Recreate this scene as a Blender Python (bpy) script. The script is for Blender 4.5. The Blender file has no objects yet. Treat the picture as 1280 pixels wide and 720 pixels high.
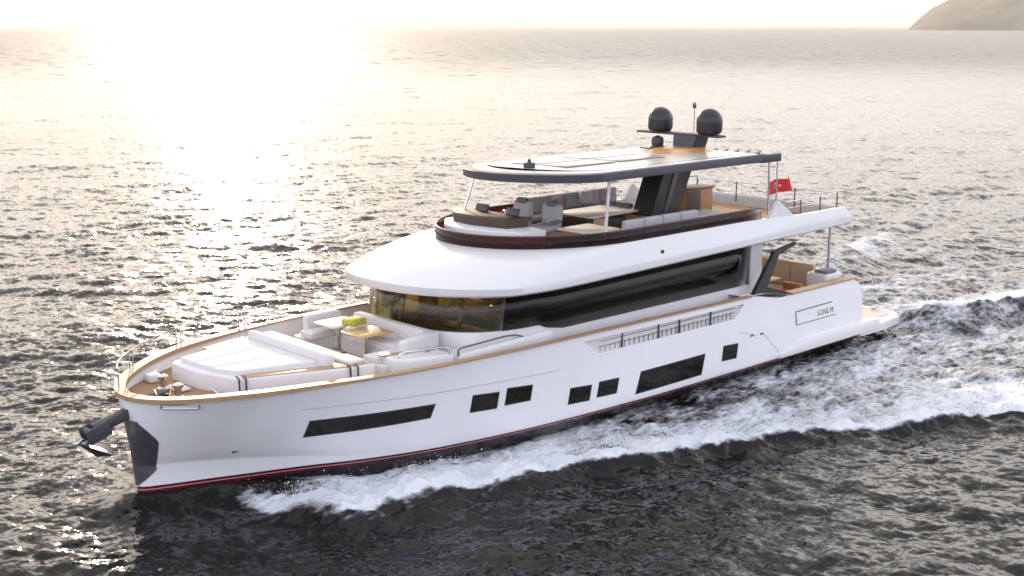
import bpy, bmesh, math, random
import numpy as np
from mathutils import Vector, Matrix
R = math.radians
random.seed(7)
rng = np.random.default_rng(11)
scene = bpy.context.scene
COL = scene.collection

# ------------------------------------------------------------------ camera, sky, sun, exposure
# world axes = the yacht's own: +X towards the bow, +Y to port, z = 0 the sea level, origin under the stern
CAM = Vector((38.52, 24.81, 10.51))
psi, pitch = R(226.438), R(11.87)
F = Vector((math.cos(psi)*math.cos(pitch), math.sin(psi)*math.cos(pitch), -math.sin(pitch)))
Rt = Vector((math.sin(psi), -math.cos(psi), 0))
U = Rt.cross(F)
cd = bpy.data.cameras.new('camera'); cam = bpy.data.objects.new('camera', cd); COL.objects.link(cam)
cam.matrix_world = Matrix(((Rt.x, U.x, -F.x, CAM.x), (Rt.y, U.y, -F.y, CAM.y), (Rt.z, U.z, -F.z, CAM.z), (0, 0, 0, 1)))
cd.sensor_width = 36; cd.lens = 43.82; cd.clip_start = .5; cd.clip_end = 60000
scene.camera = cam

SUN_AZ, SUN_EL = R(239.0), R(12.0)
world = bpy.data.worlds.new('World'); scene.world = world; world.use_nodes = True
wn = world.node_tree; bgn = wn.nodes['Background']
sky = wn.nodes.new('ShaderNodeTexSky'); sky.sky_type = 'NISHITA'; sky.sun_disc = False
sky.sun_elevation = SUN_EL
sky.sun_rotation = math.atan2(math.cos(SUN_AZ), math.sin(SUN_AZ))
sky.air_density = 1.0; sky.dust_density = 3.0; sky.ozone_density = 1.0
# clear sky plus an added veil glow, shaped to light hull and water
VPROF = ((0, .31), (1, .34), (.12, .54), (.25, .66), (.42, .42), (.7, .34))   # x2: brightness of the veil by the sine of the elevation
SKY_K, COOL, WARM = .045, (6.35, 6.53, 7.74, 1), (7.48, 7.01, 6.65, 1)
sk = wn.nodes.new('ShaderNodeVectorMath'); sk.operation = 'MULTIPLY_ADD'; wn.links.new(sky.outputs[0], sk.inputs[0])
sk.inputs[1].default_value = (SKY_K,)*3
vc = wn.nodes.new('ShaderNodeTexCoord'); vd = wn.nodes.new('ShaderNodeVectorMath'); vd.operation = 'DOT_PRODUCT'; wn.links.new(vc.outputs['Generated'], vd.inputs[0])
vd.inputs[1].default_value = (math.cos(SUN_AZ), math.sin(SUN_AZ), 0)          # warmer on the sun's side of the sky
vr = wn.nodes.new('ShaderNodeMapRange'); vr.interpolation_type = 'SMOOTHSTEP'; vr.inputs['From Min'].default_value = -.5; vr.inputs['From Max'].default_value = 1.; wn.links.new(vd.outputs['Value'], vr.inputs['Value'])
vm = wn.nodes.new('ShaderNodeMix'); vm.data_type = 'RGBA'; vm.inputs['A'].default_value = COOL; vm.inputs['B'].default_value = WARM; wn.links.new(vr.outputs[0], vm.inputs['Factor'])
vz = wn.nodes.new('ShaderNodeSeparateXYZ'); wn.links.new(vc.outputs['Generated'], vz.inputs[0])   # added glow peaks low in the sky and dims overhead
ve = wn.nodes.new('ShaderNodeFloatCurve'); cv = ve.mapping.curves[0]; wn.links.new(vz.outputs['Z'], ve.inputs['Value'])
for k_, (px_, py_) in enumerate(VPROF):
    if k_ < 2: cv.points[k_].location = (px_, py_)
    else: cv.points.new(px_, py_)
ve.mapping.update()
vx = wn.nodes.new('ShaderNodeVectorMath'); vx.operation = 'SCALE'; wn.links.new(vm.outputs['Result'], vx.inputs[0])
v2 = wn.nodes.new('ShaderNodeMath'); v2.operation = 'MULTIPLY'; v2.inputs[1].default_value = 2.; wn.links.new(ve.outputs[0], v2.inputs[0]); wn.links.new(v2.outputs[0], vx.inputs['Scale'])
wn.links.new(vx.outputs[0], sk.inputs[2])
wn.links.new(sk.outputs[0], bgn.inputs[0]); bgn.inputs[1].default_value = .15
sd = bpy.data.lights.new('sun', 'SUN'); sun = bpy.data.objects.new('sun', sd); COL.objects.link(sun)
sd.energy = 2.35; sd.angle = R(.5); sd.color = (1, .77, .52)
sdir = Vector((math.cos(SUN_AZ)*math.cos(SUN_EL), math.sin(SUN_AZ)*math.cos(SUN_EL), math.sin(SUN_EL)))
sun.rotation_euler = sdir.to_track_quat('Z', 'Y').to_euler()
vs = scene.view_settings
vs.view_transform = 'Standard'; vs.look = 'None'; vs.gamma = 1; vs.use_curve_mapping = False; vs.exposure = .76

# ------------------------------------------------------------------ materials
def mat(name, col, rough=.5, metal=0., var=.08, scale=3., bump=0., bscale=40., coat=0., spec=.5):
    m = bpy.data.materials.new(name); m.use_nodes = True
    n = m.node_tree.nodes; l = m.node_tree.links; p = n['Principled BSDF']
    p.inputs['Roughness'].default_value = rough; p.inputs['Metallic'].default_value = metal
    p.inputs['Coat Weight'].default_value = coat; p.inputs['Coat Roughness'].default_value = .08
    p.inputs['Specular IOR Level'].default_value = spec
    tc = n.new('ShaderNodeTexCoord'); no = n.new('ShaderNodeTexNoise'); no.inputs['Scale'].default_value = scale
    no.inputs['Detail'].default_value = 5
    l.new(tc.outputs['Object'], no.inputs['Vector'])
    mx = n.new('ShaderNodeMix'); mx.data_type = 'RGBA'
    mx.inputs['A'].default_value = (*[c*(1-var) for c in col], 1); mx.inputs['B'].default_value = (*[min(1, c*(1+var)) for c in col], 1)
    l.new(no.outputs['Fac'], mx.inputs['Factor']); l.new(mx.outputs['Result'], p.inputs['Base Color'])
    if bump:
        nb = n.new('ShaderNodeTexNoise'); nb.inputs['Scale'].default_value = bscale; nb.inputs['Detail'].default_value = 3
        l.new(tc.outputs['Object'], nb.inputs['Vector'])
        b = n.new('ShaderNodeBump'); b.inputs['Strength'].default_value = bump; b.inputs['Distance'].default_value = .01
        l.new(nb.outputs['Fac'], b.inputs['Height']); l.new(b.outputs['Normal'], p.inputs['Normal'])
    return m

def teak(name, c1, c2, axis='Y', pitch_=.06):
    m = mat(name, c1, .62, var=.25, scale=1.2)
    n = m.node_tree.nodes; l = m.node_tree.links; p = n['Principled BSDF']
    tc = n.new('ShaderNodeTexCoord'); sx = n.new('ShaderNodeSeparateXYZ'); l.new(tc.outputs['Object'], sx.inputs[0])
    a = n.new('ShaderNodeMath'); a.operation = 'DIVIDE'; a.inputs[1].default_value = pitch_; l.new(sx.outputs[axis], a.inputs[0])
    f = n.new('ShaderNodeMath'); f.operation = 'FRACT'; l.new(a.outputs[0], f.inputs[0])
    g = n.new('ShaderNodeMath'); g.operation = 'LESS_THAN'; g.inputs[1].default_value = .1; l.new(f.outputs[0], g.inputs[0])
    src = p.inputs['Base Color'].links[0].from_socket
    mx = n.new('ShaderNodeMix'); mx.data_type = 'RGBA'; mx.inputs['B'].default_value = (*c2, 1)
    l.new(g.outputs[0], mx.inputs['Factor']); l.new(src, mx.inputs['A']); l.new(mx.outputs['Result'], p.inputs['Base Color'])
    return m

def tinted(name, col, rough=.03, refl=1.0):
    m = bpy.data.materials.new(name); m.use_nodes = True
    n = m.node_tree.nodes; l = m.node_tree.links; n.remove(n['Principled BSDF'])
    tr = n.new('ShaderNodeBsdfTransparent'); tr.inputs[0].default_value = (*col, 1)
    gl = n.new('ShaderNodeBsdfGlossy'); gl.inputs['Roughness'].default_value = rough
    fr = n.new('ShaderNodeFresnel'); ge = n.new('ShaderNodeNewGeometry'); io = n.new('ShaderNodeMath'); io.operation = 'MULTIPLY_ADD'
    io.inputs[1].default_value = 1/1.5-1.5; io.inputs[2].default_value = 1.5; l.new(ge.outputs['Backfacing'], io.inputs[0]); l.new(io.outputs[0], fr.inputs[0])   # thin pane: no total reflection on its way out
    mu = n.new('ShaderNodeMath'); mu.operation = 'MULTIPLY'; mu.inputs[1].default_value = refl; l.new(fr.outputs[0], mu.inputs[0])
    mi = n.new('ShaderNodeMixShader'); l.new(mu.outputs[0], mi.inputs[0]); l.new(tr.outputs[0], mi.inputs[1]); l.new(gl.outputs[0], mi.inputs[2])
    l.new(mi.outputs[0], n['Material Output'].inputs[0])
    return m

WHITE = mat('white_gelcoat', (.70, .70, .69), .3, var=.03, coat=.25)
WHITE2 = mat('white_moulding', (.68, .67, .66), .4, var=.03)
INNER = mat('white_inner_bulwark', (.70, .67, .64), .5, var=.05)
CUSH = mat('white_fabric', (.66, .64, .63), .85, var=.05, bump=.4, bscale=9)
GREYF = mat('grey_fabric', (.42, .41, .43), .9, var=.1, bump=.4, bscale=12)
DGREY = mat('charcoal_fabric', (.16, .16, .18), .85, var=.12, bump=.3, bscale=12)
BLACK = mat('black_composite', (.018, .018, .02), .32, var=.2)
DBROWN = mat('dark_brown_leather', (.05, .032, .022), .45, var=.3)
DOME = mat('dome_grey', (.018, .018, .021), .30, var=.1)
GUN = mat('gunmetal_paint', (.05, .05, .06), .55, var=.08)
STEEL = mat('polished_steel', (.62, .62, .63), .16, 1.0, var=.04)
DSTEEL = mat('dark_steel', (.12, .12, .13), .3, 1.0, var=.2)
PLATE = mat('bow_plate_steel', (.26, .26, .28), .32, .85, var=.45, scale=3.2, bump=.5, bscale=4)
GLASSH = mat('hull_window_glass', (.006, .005, .004), .06, var=.2, spec=.3)
TEAK = teak('teak_deck', (.34, .19, .085), (.05, .035, .025))
CAPT = mat('teak_cap', (.38, .25, .14), .5, var=.22, scale=6)
WOOD = mat('varnished_wood', (.36, .18, .06), .35, var=.3, scale=4)
DWOOD = mat('dark_wood', (.09, .05, .03), .5, var=.3, scale=4)
TABLET = mat('pale_table_top', (.74, .66, .54), .3, var=.08)
TANF = mat('tan_fabric', (.50, .36, .24), .8, var=.1, bump=.3, bscale=12)
YELL = mat('yellow_green_light', (.46, .42, .05), .7, var=.2, bump=.3, bscale=14)  # colour stands in for sunlight coming through glass
REDF = mat('red_cloth', (.55, .02, .03), .7, var=.1)
WHITEP = mat('white_print', (.8, .8, .8), .7)
GREYL = mat('grey_letter', (.12, .12, .13), .4)
SEAM = mat('seam_grey', (.42, .42, .44), .5)
WSCREEN = tinted('windscreen_glass', (.84, .80, .62))
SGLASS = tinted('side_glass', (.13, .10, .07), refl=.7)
SGLASS2 = tinted('lightened_side_glass', (.85, .76, .52))  # same glass as the port panes, tint lightened to let more sun in
REDGL = tinted('red_tinted_acrylic', (.27, .12, .10), .12, .6)
ROOFT = mat('roof_panel_grey', (.50, .46, .42), .25, var=.12, scale=.8)
FLOORD = mat('oak_floor', (.42, .30, .15), .5)

# hull: white topsides, a double red boot stripe, black bottom paint, all by height
HULL = mat('hull_paint', (.86, .86, .86), .14, var=.03, coat=.15, scale=1.)
def hull_bands():
    n = HULL.node_tree.nodes; l = HULL.node_tree.links; p = n['Principled BSDF']
    tc = n.new('ShaderNodeTexCoord'); s = n.new('ShaderNodeSeparateXYZ'); l.new(tc.outputs['Object'], s.inputs[0])
    a = n.new('ShaderNodeMath'); a.operation = 'MULTIPLY_ADD'; a.inputs[1].default_value = -.004; l.new(s.outputs['X'], a.inputs[0]); l.new(s.outputs['Z'], a.inputs[2])
    r = n.new('ShaderNodeValToRGB'); r.color_ramp.interpolation = 'CONSTANT'
    e = r.color_ramp.elements; e[0].position = 0; e[0].color = (.012, .012, .014, 1); e[1].position = .205; e[1].color = (.11, .006, .012, 1)
    for pos, c in ((.27, (.45, .30, .30, 1)), (.293, (.11, .006, .012, 1)), (.36, (1, 1, 1, 1))):
        q = e.new(pos); q.color = c
    l.new(a.outputs[0], r.inputs[0])
    g = n.new('ShaderNodeMath'); g.operation = 'GREATER_THAN'; g.inputs[1].default_value = .36; l.new(a.outputs[0], g.inputs[0])
    src = p.inputs['Base Color'].links[0].from_socket
    mx = n.new('ShaderNodeMix'); mx.data_type = 'RGBA'
    l.new(g.outputs[0], mx.inputs['Factor']); l.new(r.outputs[0], mx.inputs['A']); l.new(src, mx.inputs['B']); l.new(mx.outputs['Result'], p.inputs['Base Color'])
hull_bands()

# ------------------------------------------------------------------ mesh building
class MB:
    def __init__(s): s.bm = bmesh.new()
    def _faces(s, vs, fs):
        v = [s.bm.verts.new(p) for p in vs]; out = []
        for f in fs:
            try: out.append(s.bm.faces.new([v[i] for i in f]))
            except ValueError: pass
        return v, out
    def box(s, c, d, bev=0., rz=0., ry=0., rx=0., seg=2, taper=1.):
        x, y, z = (k/2 for k in d)
        pts = [(-x, -y, -z), (x, -y, -z), (x, y, -z), (-x, y, -z), (-x*taper, -y*taper, z), (x*taper, -y*taper, z), (x*taper, y*taper, z), (-x*taper, y*taper, z)]
        M = Matrix.Translation(Vector(c)) @ Matrix.Rotation(rz, 4, 'Z') @ Matrix.Rotation(ry, 4, 'Y') @ Matrix.Rotation(rx, 4, 'X')
        v, f = s._faces([M @ Vector(p) for p in pts], [(3, 2, 1, 0), (4, 5, 6, 7), (0, 1, 5, 4), (1, 2, 6, 5), (2, 3, 7, 6), (3, 0, 4, 7)])
        if bev:
            ed = list({e for q in f for e in q.edges})
            bmesh.ops.bevel(s.bm, geom=ed, offset=bev, segments=seg, affect='EDGES', profile=.5)
        return s
    def prism(s, poly, z0, z1, bev=0., seg=2):
        n = len(poly); zz = z1 if callable(z1) else (lambda x, y: z1)
        a = [(p[0], p[1], z0) for p in poly]; b = [(p[0], p[1], zz(*p[:2])) for p in poly]
        ar = sum(poly[i][0]*poly[(i+1) % n][1]-poly[(i+1) % n][0]*poly[i][1] for i in range(n))
        fs = [tuple(range(n))[::-1], tuple(range(n, 2*n))]+[(i, (i+1) % n, n+(i+1) % n, n+i) for i in range(n)]
        if ar < 0: fs = [f[::-1] for f in fs]
        v, f = s._faces(a+b, fs)
        if bev:
            top = [e for e in f[1].edges]
            bmesh.ops.bevel(s.bm, geom=top, offset=bev, segments=seg, affect='EDGES', profile=.5)
        return s
    def tube(s, pts, r, seg=8, cap=True):
        pts = [Vector(p) for p in pts]; rings = []
        rs = r if isinstance(r, (list, tuple)) else [r]*len(pts)
        for i, p in enumerate(pts):
            t = (pts[min(i+1, len(pts)-1)]-pts[max(i-1, 0)]).normalized()
            u = t.cross(Vector((0, 0, 1)));  u = u if u.length > 1e-3 else t.cross(Vector((1, 0, 0)))
            u.normalize(); w = u.cross(t)
            rings.append([s.bm.verts.new(p+(u*math.cos(k*2*math.pi/seg)+w*math.sin(k*2*math.pi/seg))*rs[i]) for k in range(seg)])
        for a, b in zip(rings, rings[1:]):
            for k in range(seg): s.bm.faces.new((a[k], a[(k+1) % seg], b[(k+1) % seg], b[k]))
        if cap: s.bm.faces.new(rings[0]); s.bm.faces.new(rings[-1][::-1])
        return s
    def lathe(s, prof, c=(0, 0, 0), seg=32):
        rings = []
        for r, z in prof:
            rings.append([s.bm.verts.new((c[0]+r*math.cos(k*2*math.pi/seg), c[1]+r*math.sin(k*2*math.pi/seg), c[2]+z)) for k in range(seg)] if r > 1e-5 else [s.bm.verts.new((c[0], c[1], c[2]+z))])
        for a, b in zip(rings, rings[1:]):
            for k in range(seg):
                q = [a[k % len(a)], a[(k+1) % seg % len(a)], b[(k+1) % seg % len(b)], b[k % len(b)]]
                q = list(dict.fromkeys(q))
                if len(q) > 2: s.bm.faces.new(q)
        return s
    def loft(s, rings, closed=True, cap0=False, cap1=False):
        rv = [[s.bm.verts.new(p) for p in r] for r in rings]
        for a, b in zip(rv, rv[1:]):
            n = len(a)
            for k in range(n if closed else n-1):
                try: s.bm.faces.new((a[k], a[(k+1) % n], b[(k+1) % n], b[k]))
                except ValueError: pass
        if cap0: s.bm.faces.new(rv[0][::-1])
        if cap1: s.bm.faces.new(rv[-1])
        return s
    def build(s, name, m, parent=None, ang=40, recalc=True):
        if recalc: bmesh.ops.recalc_face_normals(s.bm, faces=s.bm.faces)
        me = bpy.data.meshes.new(name); s.bm.to_mesh(me); s.bm.free()
        o = bpy.data.objects.new(name, me); COL.objects.link(o); me.materials.append(m)
        me.polygons.foreach_set('use_smooth', [True]*len(me.polygons)); me.set_sharp_from_angle(angle=R(ang))
        if parent is not None: o.parent = parent
        return o

def tag(o, label=None, cat=None, group=None, kind=None):
    for k, v in (('label', label), ('category', cat), ('group', group), ('kind', kind)):
        if v: o[k] = v
    return o
def thing(name, label, cat, loc=(0, 0, 0), rz=0., group=None):
    o = bpy.data.objects.new(name, None); COL.objects.link(o); o.location = loc; o.rotation_euler = (0, 0, rz); o.empty_display_size = .3
    return tag(o, label, cat, group)
def copy_tree(o, parent=None):
    c = o.copy(); COL.objects.link(c)
    if parent is not None: c.parent = parent
    for ch in list(o.children): copy_tree(ch, c)
    return c

def sm(a, b, x): t = max(0, min(1, (x-a)/(b-a))); return t*t*(3-2*t)
# ------------------------------------------------------------------ the yacht's hull form
def cr(xs, ys):                                   # monotone cubic interpolation
    xs = np.array(xs, float); ys = np.array(ys, float); h = np.diff(xs); d = np.diff(ys)/h
    m = np.zeros(len(xs)); m[0] = d[0]; m[-1] = d[-1]
    for i in range(1, len(xs)-1):
        if d[i-1]*d[i] > 0: m[i] = (h[i-1]+h[i])*3/((2*h[i]+h[i-1])/d[i-1]+(h[i]+2*h[i-1])/d[i])
    def f(x):
        x = np.clip(np.asarray(x, float), xs[0], xs[-1]); i = np.clip(np.searchsorted(xs, x)-1, 0, len(h)-1)
        t = (x-xs[i])/h[i]
        return ys[i]*(2*t**3-3*t*t+1)+ys[i+1]*(-2*t**3+3*t*t)+h[i]*(m[i]*(t**3-2*t*t+t)+m[i+1]*(t**3-t*t))
    return f
Yg = cr([0, .06, .25, .5, 1.05, 1.8, 2.5, 3.4, 4.6, 5.6, 6.6, 7.7, 9.8, 18, 25.5], [.03, .36, .78, 1.14, 1.64, 2.13, 2.46, 2.74, 3.02, 3.2, 3.32, 3.40, 3.48, 3.47, 3.40])
Yc = cr([0, .1, .5, 1.5, 2.5, 3.5, 4.7, 6.9, 10.5, 15, 25.5], [.02, .14, .34, .74, 1.14, 1.52, 2.02, 2.64, 3.10, 3.32, 3.36])
Zc = cr([0, 1, 2.5, 4, 6, 10, 26], [.98, .95, .84, .66, .5, .42, .42])      # chine height
Zs = cr([1.8, 6.3, 7.0, 7.8, 8.5, 12, 16, 20, 23, 25, 26, 26.8], [2.35, 2.38, 2.50, 2.62, 2.63, 2.67, 2.71, 2.73, 2.72, 2.67, 2.61, 2.56])
XS = cr([-1, 0, .5, 1, 2, 2.75, 3], [26.3, 26.43, 26.46, 26.50, 26.60, 26.68, 26.70])
XT = cr([-1, 0, .8, 1.77, 2.15, 2.35, 2.8], [1.9, 1.9, 1.9, 2.05, 2.28, 2.62, 2.7])
def hull_half(x, z):
    d = max(0., float(XS(z))-x); zc = float(Zc(d)); zs = float(Zs(x)); yg = float(Yg(d)); yc = float(Yc(d))
    if z >= zc:
        t = min(1, (z-zc)/(zs-zc)); return yc+(yg-yc)*(t**.86)
    t = max(0., (z+.8)/(zc+.8)); return yc*(.55+.45*t**.7)

yacht = thing('yacht', 'large white motor yacht with dark windows and a teak foredeck under way', 'yacht')

NX = 150; rows = [-.8, -.3, 0, .2, .32] ; NT = 22
us = np.concatenate([np.linspace(0, .06, 8)[:-1], np.linspace(.06, .8, 70)[:-1], 1-.2*np.linspace(1, 0, 60)**1.7])
def hull_section(u):
    pts = []
    x = 1.9+u*24.9; d0 = 26.8-x
    zc = float(Zc(d0)); zs = float(Zs(x))
    zl = [-.8, -.3, 0, .15, .3]; zl = [z for z in zl if z < zc-.06]+[zc-.02, zc+.02]
    zl = zl if len(zl) == 7 else zl
    while len(zl) < 7: zl.insert(-2, (zl[-3]+zl[-2])/2)
    zl += list(zc+.02+(zs-zc-.02)*np.linspace(0, 1, NT)[1:])
    for z in zl:
        xx = float(XT(z))+u*(float(XS(z))-float(XT(z)))
        pts.append((xx, hull_half(xx, z), z))
    return pts
mb = MB()
port = [hull_section(u) for u in us]
stbd = [[(x, -y, z) for x, y, z in s_] for s_ in port]
mb.loft([s_[::-1] for s_ in port], closed=False)
mb.loft(stbd, closed=False)
# stem strip and transom
n_ = len(port[0])
mb.loft([port[-1], stbd[-1]], closed=False)
mb.loft([[(x, y*k, z) for x, y, z in port[0]] for k in np.linspace(1, -1, 9)], closed=False)
# the opening in the port bulwark: cut it out of the topsides
def cut(bm, co, no):
    g = [f for f in bm.faces if f.calc_center_median().y > 2.6 and 7.5 < f.calc_center_median().x < 17 and f.calc_center_median().z > 1.6]
    ed = list({e for f in g for e in f.edges}); ve = list({v for f in g for v in f.verts})
    bmesh.ops.bisect_plane(bm, geom=g+ed+ve, plane_co=co, plane_no=no, dist=1e-5)
OPEN = [(15.65, 2.52), (15.0, 2.09), (9.17, 2.06), (8.72, 2.46)]
cut(mb.bm, (15, 0, 2.09), Vector((.03, 0, -5.83)).normalized()); cut(mb.bm, (15.65, 0, 2.52), Vector((.06, 0, -6.93)).normalized())
cut(mb.bm, (15.65, 0, 2.52), Vector((.43, 0, -.65))); cut(mb.bm, (9.17, 0, 2.06), Vector((.40, 0, .45)))
def inside(x, z):
    s = 0; n = len(OPEN); sg = []
    for i in range(n):
        a, b = OPEN[i], OPEN[(i+1) % n]; sg.append((b[0]-a[0])*(z-a[1])-(b[1]-a[1])*(x-a[0]))
    return all(k > -1e-4 for k in sg) or all(k < 1e-4 for k in sg)
kill = [f for f in mb.bm.faces if f.calc_center_median().y > 2.6 and inside(f.calc_center_median().x, f.calc_center_median().z)]
bmesh.ops.delete(mb.bm, geom=kill, context='FACES')
bmesh.ops.remove_doubles(mb.bm, verts=mb.bm.verts, dist=1e-4)
hull = mb.build('hull', HULL, yacht, ang=32)

def surf_panel(poly, off=.006, th=.02, nx=14, nz=5, side=1):
    """a quad (x,z) corner list laid on the hull's side as a thin solid panel"""
    a, b, c, d = [np.array(p) for p in poly]       # top-fwd, top-aft, bottom-aft, bottom-fwd
    out, inn = [], []
    for j in range(nz+1):
        t = j/nz; L = a+(d-a)*t; Rr = b+(c-b)*t; ro, ri = [], []
        for i in range(nx+1):
            x, z = L+(Rr-L)*i/nx; y = hull_half(x, z)
            ro.append((x, side*(y+off), z)); ri.append((x, side*(y+off-th), z))
        out.append(ro); inn.append(ri)
    m = MB(); m.loft(out, closed=False); m.loft(inn, closed=False)
    edge_o = out[0]+[r[-1] for r in out[1:]]+out[-1][::-1][1:]+[r[0] for r in out[::-1][1:-1]]
    edge_i = inn[0]+[r[-1] for r in inn[1:]]+inn[-1][::-1][1:]+[r[0] for r in inn[::-1][1:-1]]
    m.loft([edge_o, edge_i]); bmesh.ops.remove_doubles(m.bm, verts=m.bm.verts, dist=1e-5)
    return m
WIN = [
 [(23.26, 1.759), (20.29, 1.70), (20.34, 1.386), (23.25, 1.349)],
 [(19.18, 1.72), (18.41, 1.656), (18.40, 1.261), (19.16, 1.304)],
 [(18.12, 1.707), (17.34, 1.64), (17.34, 1.266), (18.11, 1.29)],
 [(15.91, 1.264), (15.17, 1.205), (15.19, .823), (15.92, .86)],
 [(14.84, 1.231), (14.13, 1.206), (14.17, .821), (14.87, .848)],
 [(13.21, 1.212), (10.46, 1.21), (10.56, .647), (13.35, .634)],
 [(9.56, 1.29), (8.89, 1.244), (8.92, .849), (9.58, .875)],
]
def grow(q, k):
    q = [np.array(p) for p in q]; c = sum(q)/4
    return [p+np.sign(p-c)*k for p in q]
for w in WIN:
    fr = surf_panel(grow(w, .035), .003, .03).build('window_frame', BLACK, hull)
    surf_panel(w, .010, .008).build('window', GLASSH, fr)
# portlights on the starboard side mirror them
for w in WIN[1:]:
    surf_panel(w, .006, .03, side=-1).build('window', GLASSH, hull)

# bow plate: polished steel wrapped round the stem
def plate_len(z): return float(np.interp(z, [.52, .85, 1.58, 1.64, 2.02], [.02, .37, .37, .34, .08]))
pl = []
for z in np.linspace(.50, 2.06, 40):
    L = plate_len(z); xs_ = float(XS(z)); row = []
    for k in np.linspace(-1, 1, 33):
        x = xs_-L*abs(k)**1.5; row.append((x+.02*(1-abs(k)), math.copysign(hull_half(x, z)+.022, k) if abs(k) > 1e-3 else 0, z))
    pl.append(row)
m = MB(); m.loft(pl, closed=False); m.build('bow_plate', PLATE, hull, ang=60)

# seams, vent and lettering panel on the topsides
for a_, b_ in (((23.6, 2.14), (16.4, 1.90)), ((7.6, 1.36), (6.7, .62)), ((8.9, 1.62), (7.9, 1.36))):
    m = MB(); p_ = [(x, hull_half(x, z)+.002, z) for x, z in zip(np.linspace(a_[0], b_[0], 40), np.linspace(a_[1], b_[1], 40))]
    m.tube(p_, .008, 5); m.build('hull_seam', SEAM, hull)
for (x, z) in ((24.6, 1.115), (8.2, 1.395), (7.7, 1.37)):
    m = MB(); y = hull_half(x, z); m.box((x, y, z), (.16, .05, .05), .015); m.build('vent', DSTEEL, hull)
def hull_bar(pts, r, m_, name):
    q = MB(); q.tube([(x, hull_half(x, z)+.006, z) for x, z in pts], r, 6); return q.build(name, m_, hull)
panel = surf_panel([(5.94, 1.755), (3.45, 1.775), (3.40, 1.338), (5.84, 1.35)], .012, .02).build('name_panel', HULL, hull)
for p_, r_ in (([(5.96, 1.775), (3.9, 1.79)], .018), ([(5.965, 1.78), (5.86, 1.33)], .014), ([(5.87, 1.33), (3.6, 1.32)], .011)):
    q = MB(); q.tube([(x, hull_half(x, z)+.010, z) for x, z in p_], r_, 6); q.build('panel_groove', DSTEEL, panel)
tcv = bpy.data.curves.new('lettering', 'FONT'); tcv.body = 'SONE M'; tcv.size = .26; tcv.extrude = .004; tcv.align_x = 'LEFT'
to = bpy.data.objects.new('lettering', tcv); COL.objects.link(to); dg = bpy.context.evaluated_depsgraph_get()
tm = bpy.data.meshes.new_from_object(to.evaluated_get(dg)); bpy.data.objects.remove(to)
lo = bpy.data.objects.new('lettering', tm); COL.objects.link(lo); tm.materials.clear(); tm.materials.append(GREYL)
lo.parent = panel; lo.matrix_local = Matrix.Translation((4.72, hull_half(4.2, 1.5)+.016, 1.44)) @ Matrix.Rotation(math.pi, 4, 'Z') @ Matrix.Rotation(R(90), 4, 'X')

# rounded white spray skirt along the quarter, running into the bathing platform
def skirt(sd_):
    rings = []
    for x in np.linspace(6.6, 1.0, 30):
        k = min(1, (6.6-x)/1.2); y = hull_half(max(x, 1.95), .6); w = .02+.13*k; z0, z1 = .36+.06*k, .52+.26*k
        rings.append([(x, sd_*(y-.1), z0), (x, sd_*(y+w), z0+.02), (x, sd_*(y+w+.02), (z0+z1)/2), (x, sd_*(y+w*.7), z1), (x, sd_*(y-.1), z1+.02)])
    q = MB(); q.loft(rings, cap0=True, cap1=True); q.build('spray_skirt', WHITE, hull, ang=50)
skirt(1); skirt(-1)
poly = [(2.0, 3.42), (1.0, 3.47), (-.6, 3.35), (-1.05, 3.0), (-1.2, 1.5), (-1.25, 0), (-1.2, -1.5), (-1.05, -3.0), (-.6, -3.35), (2.0, -3.42)]
q = MB(); q.prism(poly, .30, .58, .05); pf = q.build('bathing_platform', WHITE, yacht)
q = MB(); q.prism([(1.85, 3.0), (-.6, 2.95), (-.95, 2.6), (-1.05, 0), (-.95, -2.6), (-.6, -2.95), (1.85, -3.0)], .56, .592); q.build('platform_deck', mat('bleached_teak', (.62, .52, .45), .6, var=.1), pf)
for y in (2.2, 1.5): q = MB(); q.box((-.85, y, .64), (.3, .08, .1), .03); q.build('platform_cleat', STEEL, pf)

# ---------------- gunwale: teak cap rail, inner bulwark, decks
xs_g = np.concatenate([np.linspace(8.4, 22, 60), 26.64-4.64*np.linspace(1, 0, 50)[1:]**2.0])
def gun(x, off):
    d = max(0, float(XS(Zs(x)))-x); y = float(Yg(d)); e = .02
    dy = (float(Yg(d+e))-float(Yg(max(0, d-e))))/(d+e-max(0, d-e)); nrm = np.array([dy, 1.]); nrm /= np.hypot(*nrm)
    p = np.array([x, y])+nrm*off
    return p[0], max(p[1], .0)
def cap_strip(xs, oo, oi, z0, z1):
    rr = []
    P = [(x, 1) for x in xs]+[(x, -1) for x in xs[::-1]]
    for x, s_ in P:
        zs = float(Zs(x)); k = .32+.68*sm(20.5, 24.5, x); a = gun(x, oo); b = gun(x, oi*(.6+.4*k))
        if x > 26.57: b = (26.68+oi, 0.0)
        rr.append([(a[0], s_*a[1], zs+z0*k), (a[0], s_*a[1], zs+z1*k), (b[0], s_*b[1], zs+z1*k), (b[0], s_*b[1], zs+z0*k)])
    q = MB(); q.loft(rr, cap0=True, cap1=True); bmesh.ops.remove_doubles(q.bm, verts=q.bm.verts, dist=1e-4); return q
cap_strip(xs_g, .05, -.20, -.03, .075).build('cap_rail', CAPT, yacht, ang=50)
rr = []
for x, s_ in [(x, 1) for x in xs_g]+[(x, -1) for x in xs_g[::-1]]:
    b = gun(x, -.10)
    if x > 26.57: b = (26.57, 0.)
    rr.append([(b[0], s_*b[1], float(Zs(x))+.01), (b[0]-.02, s_*max(0, min(b[1]-.05, hull_half(min(x, 26.45), 1.95)-.03)), 1.95)])
q = MB(); q.loft(rr, closed=False)
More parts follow.
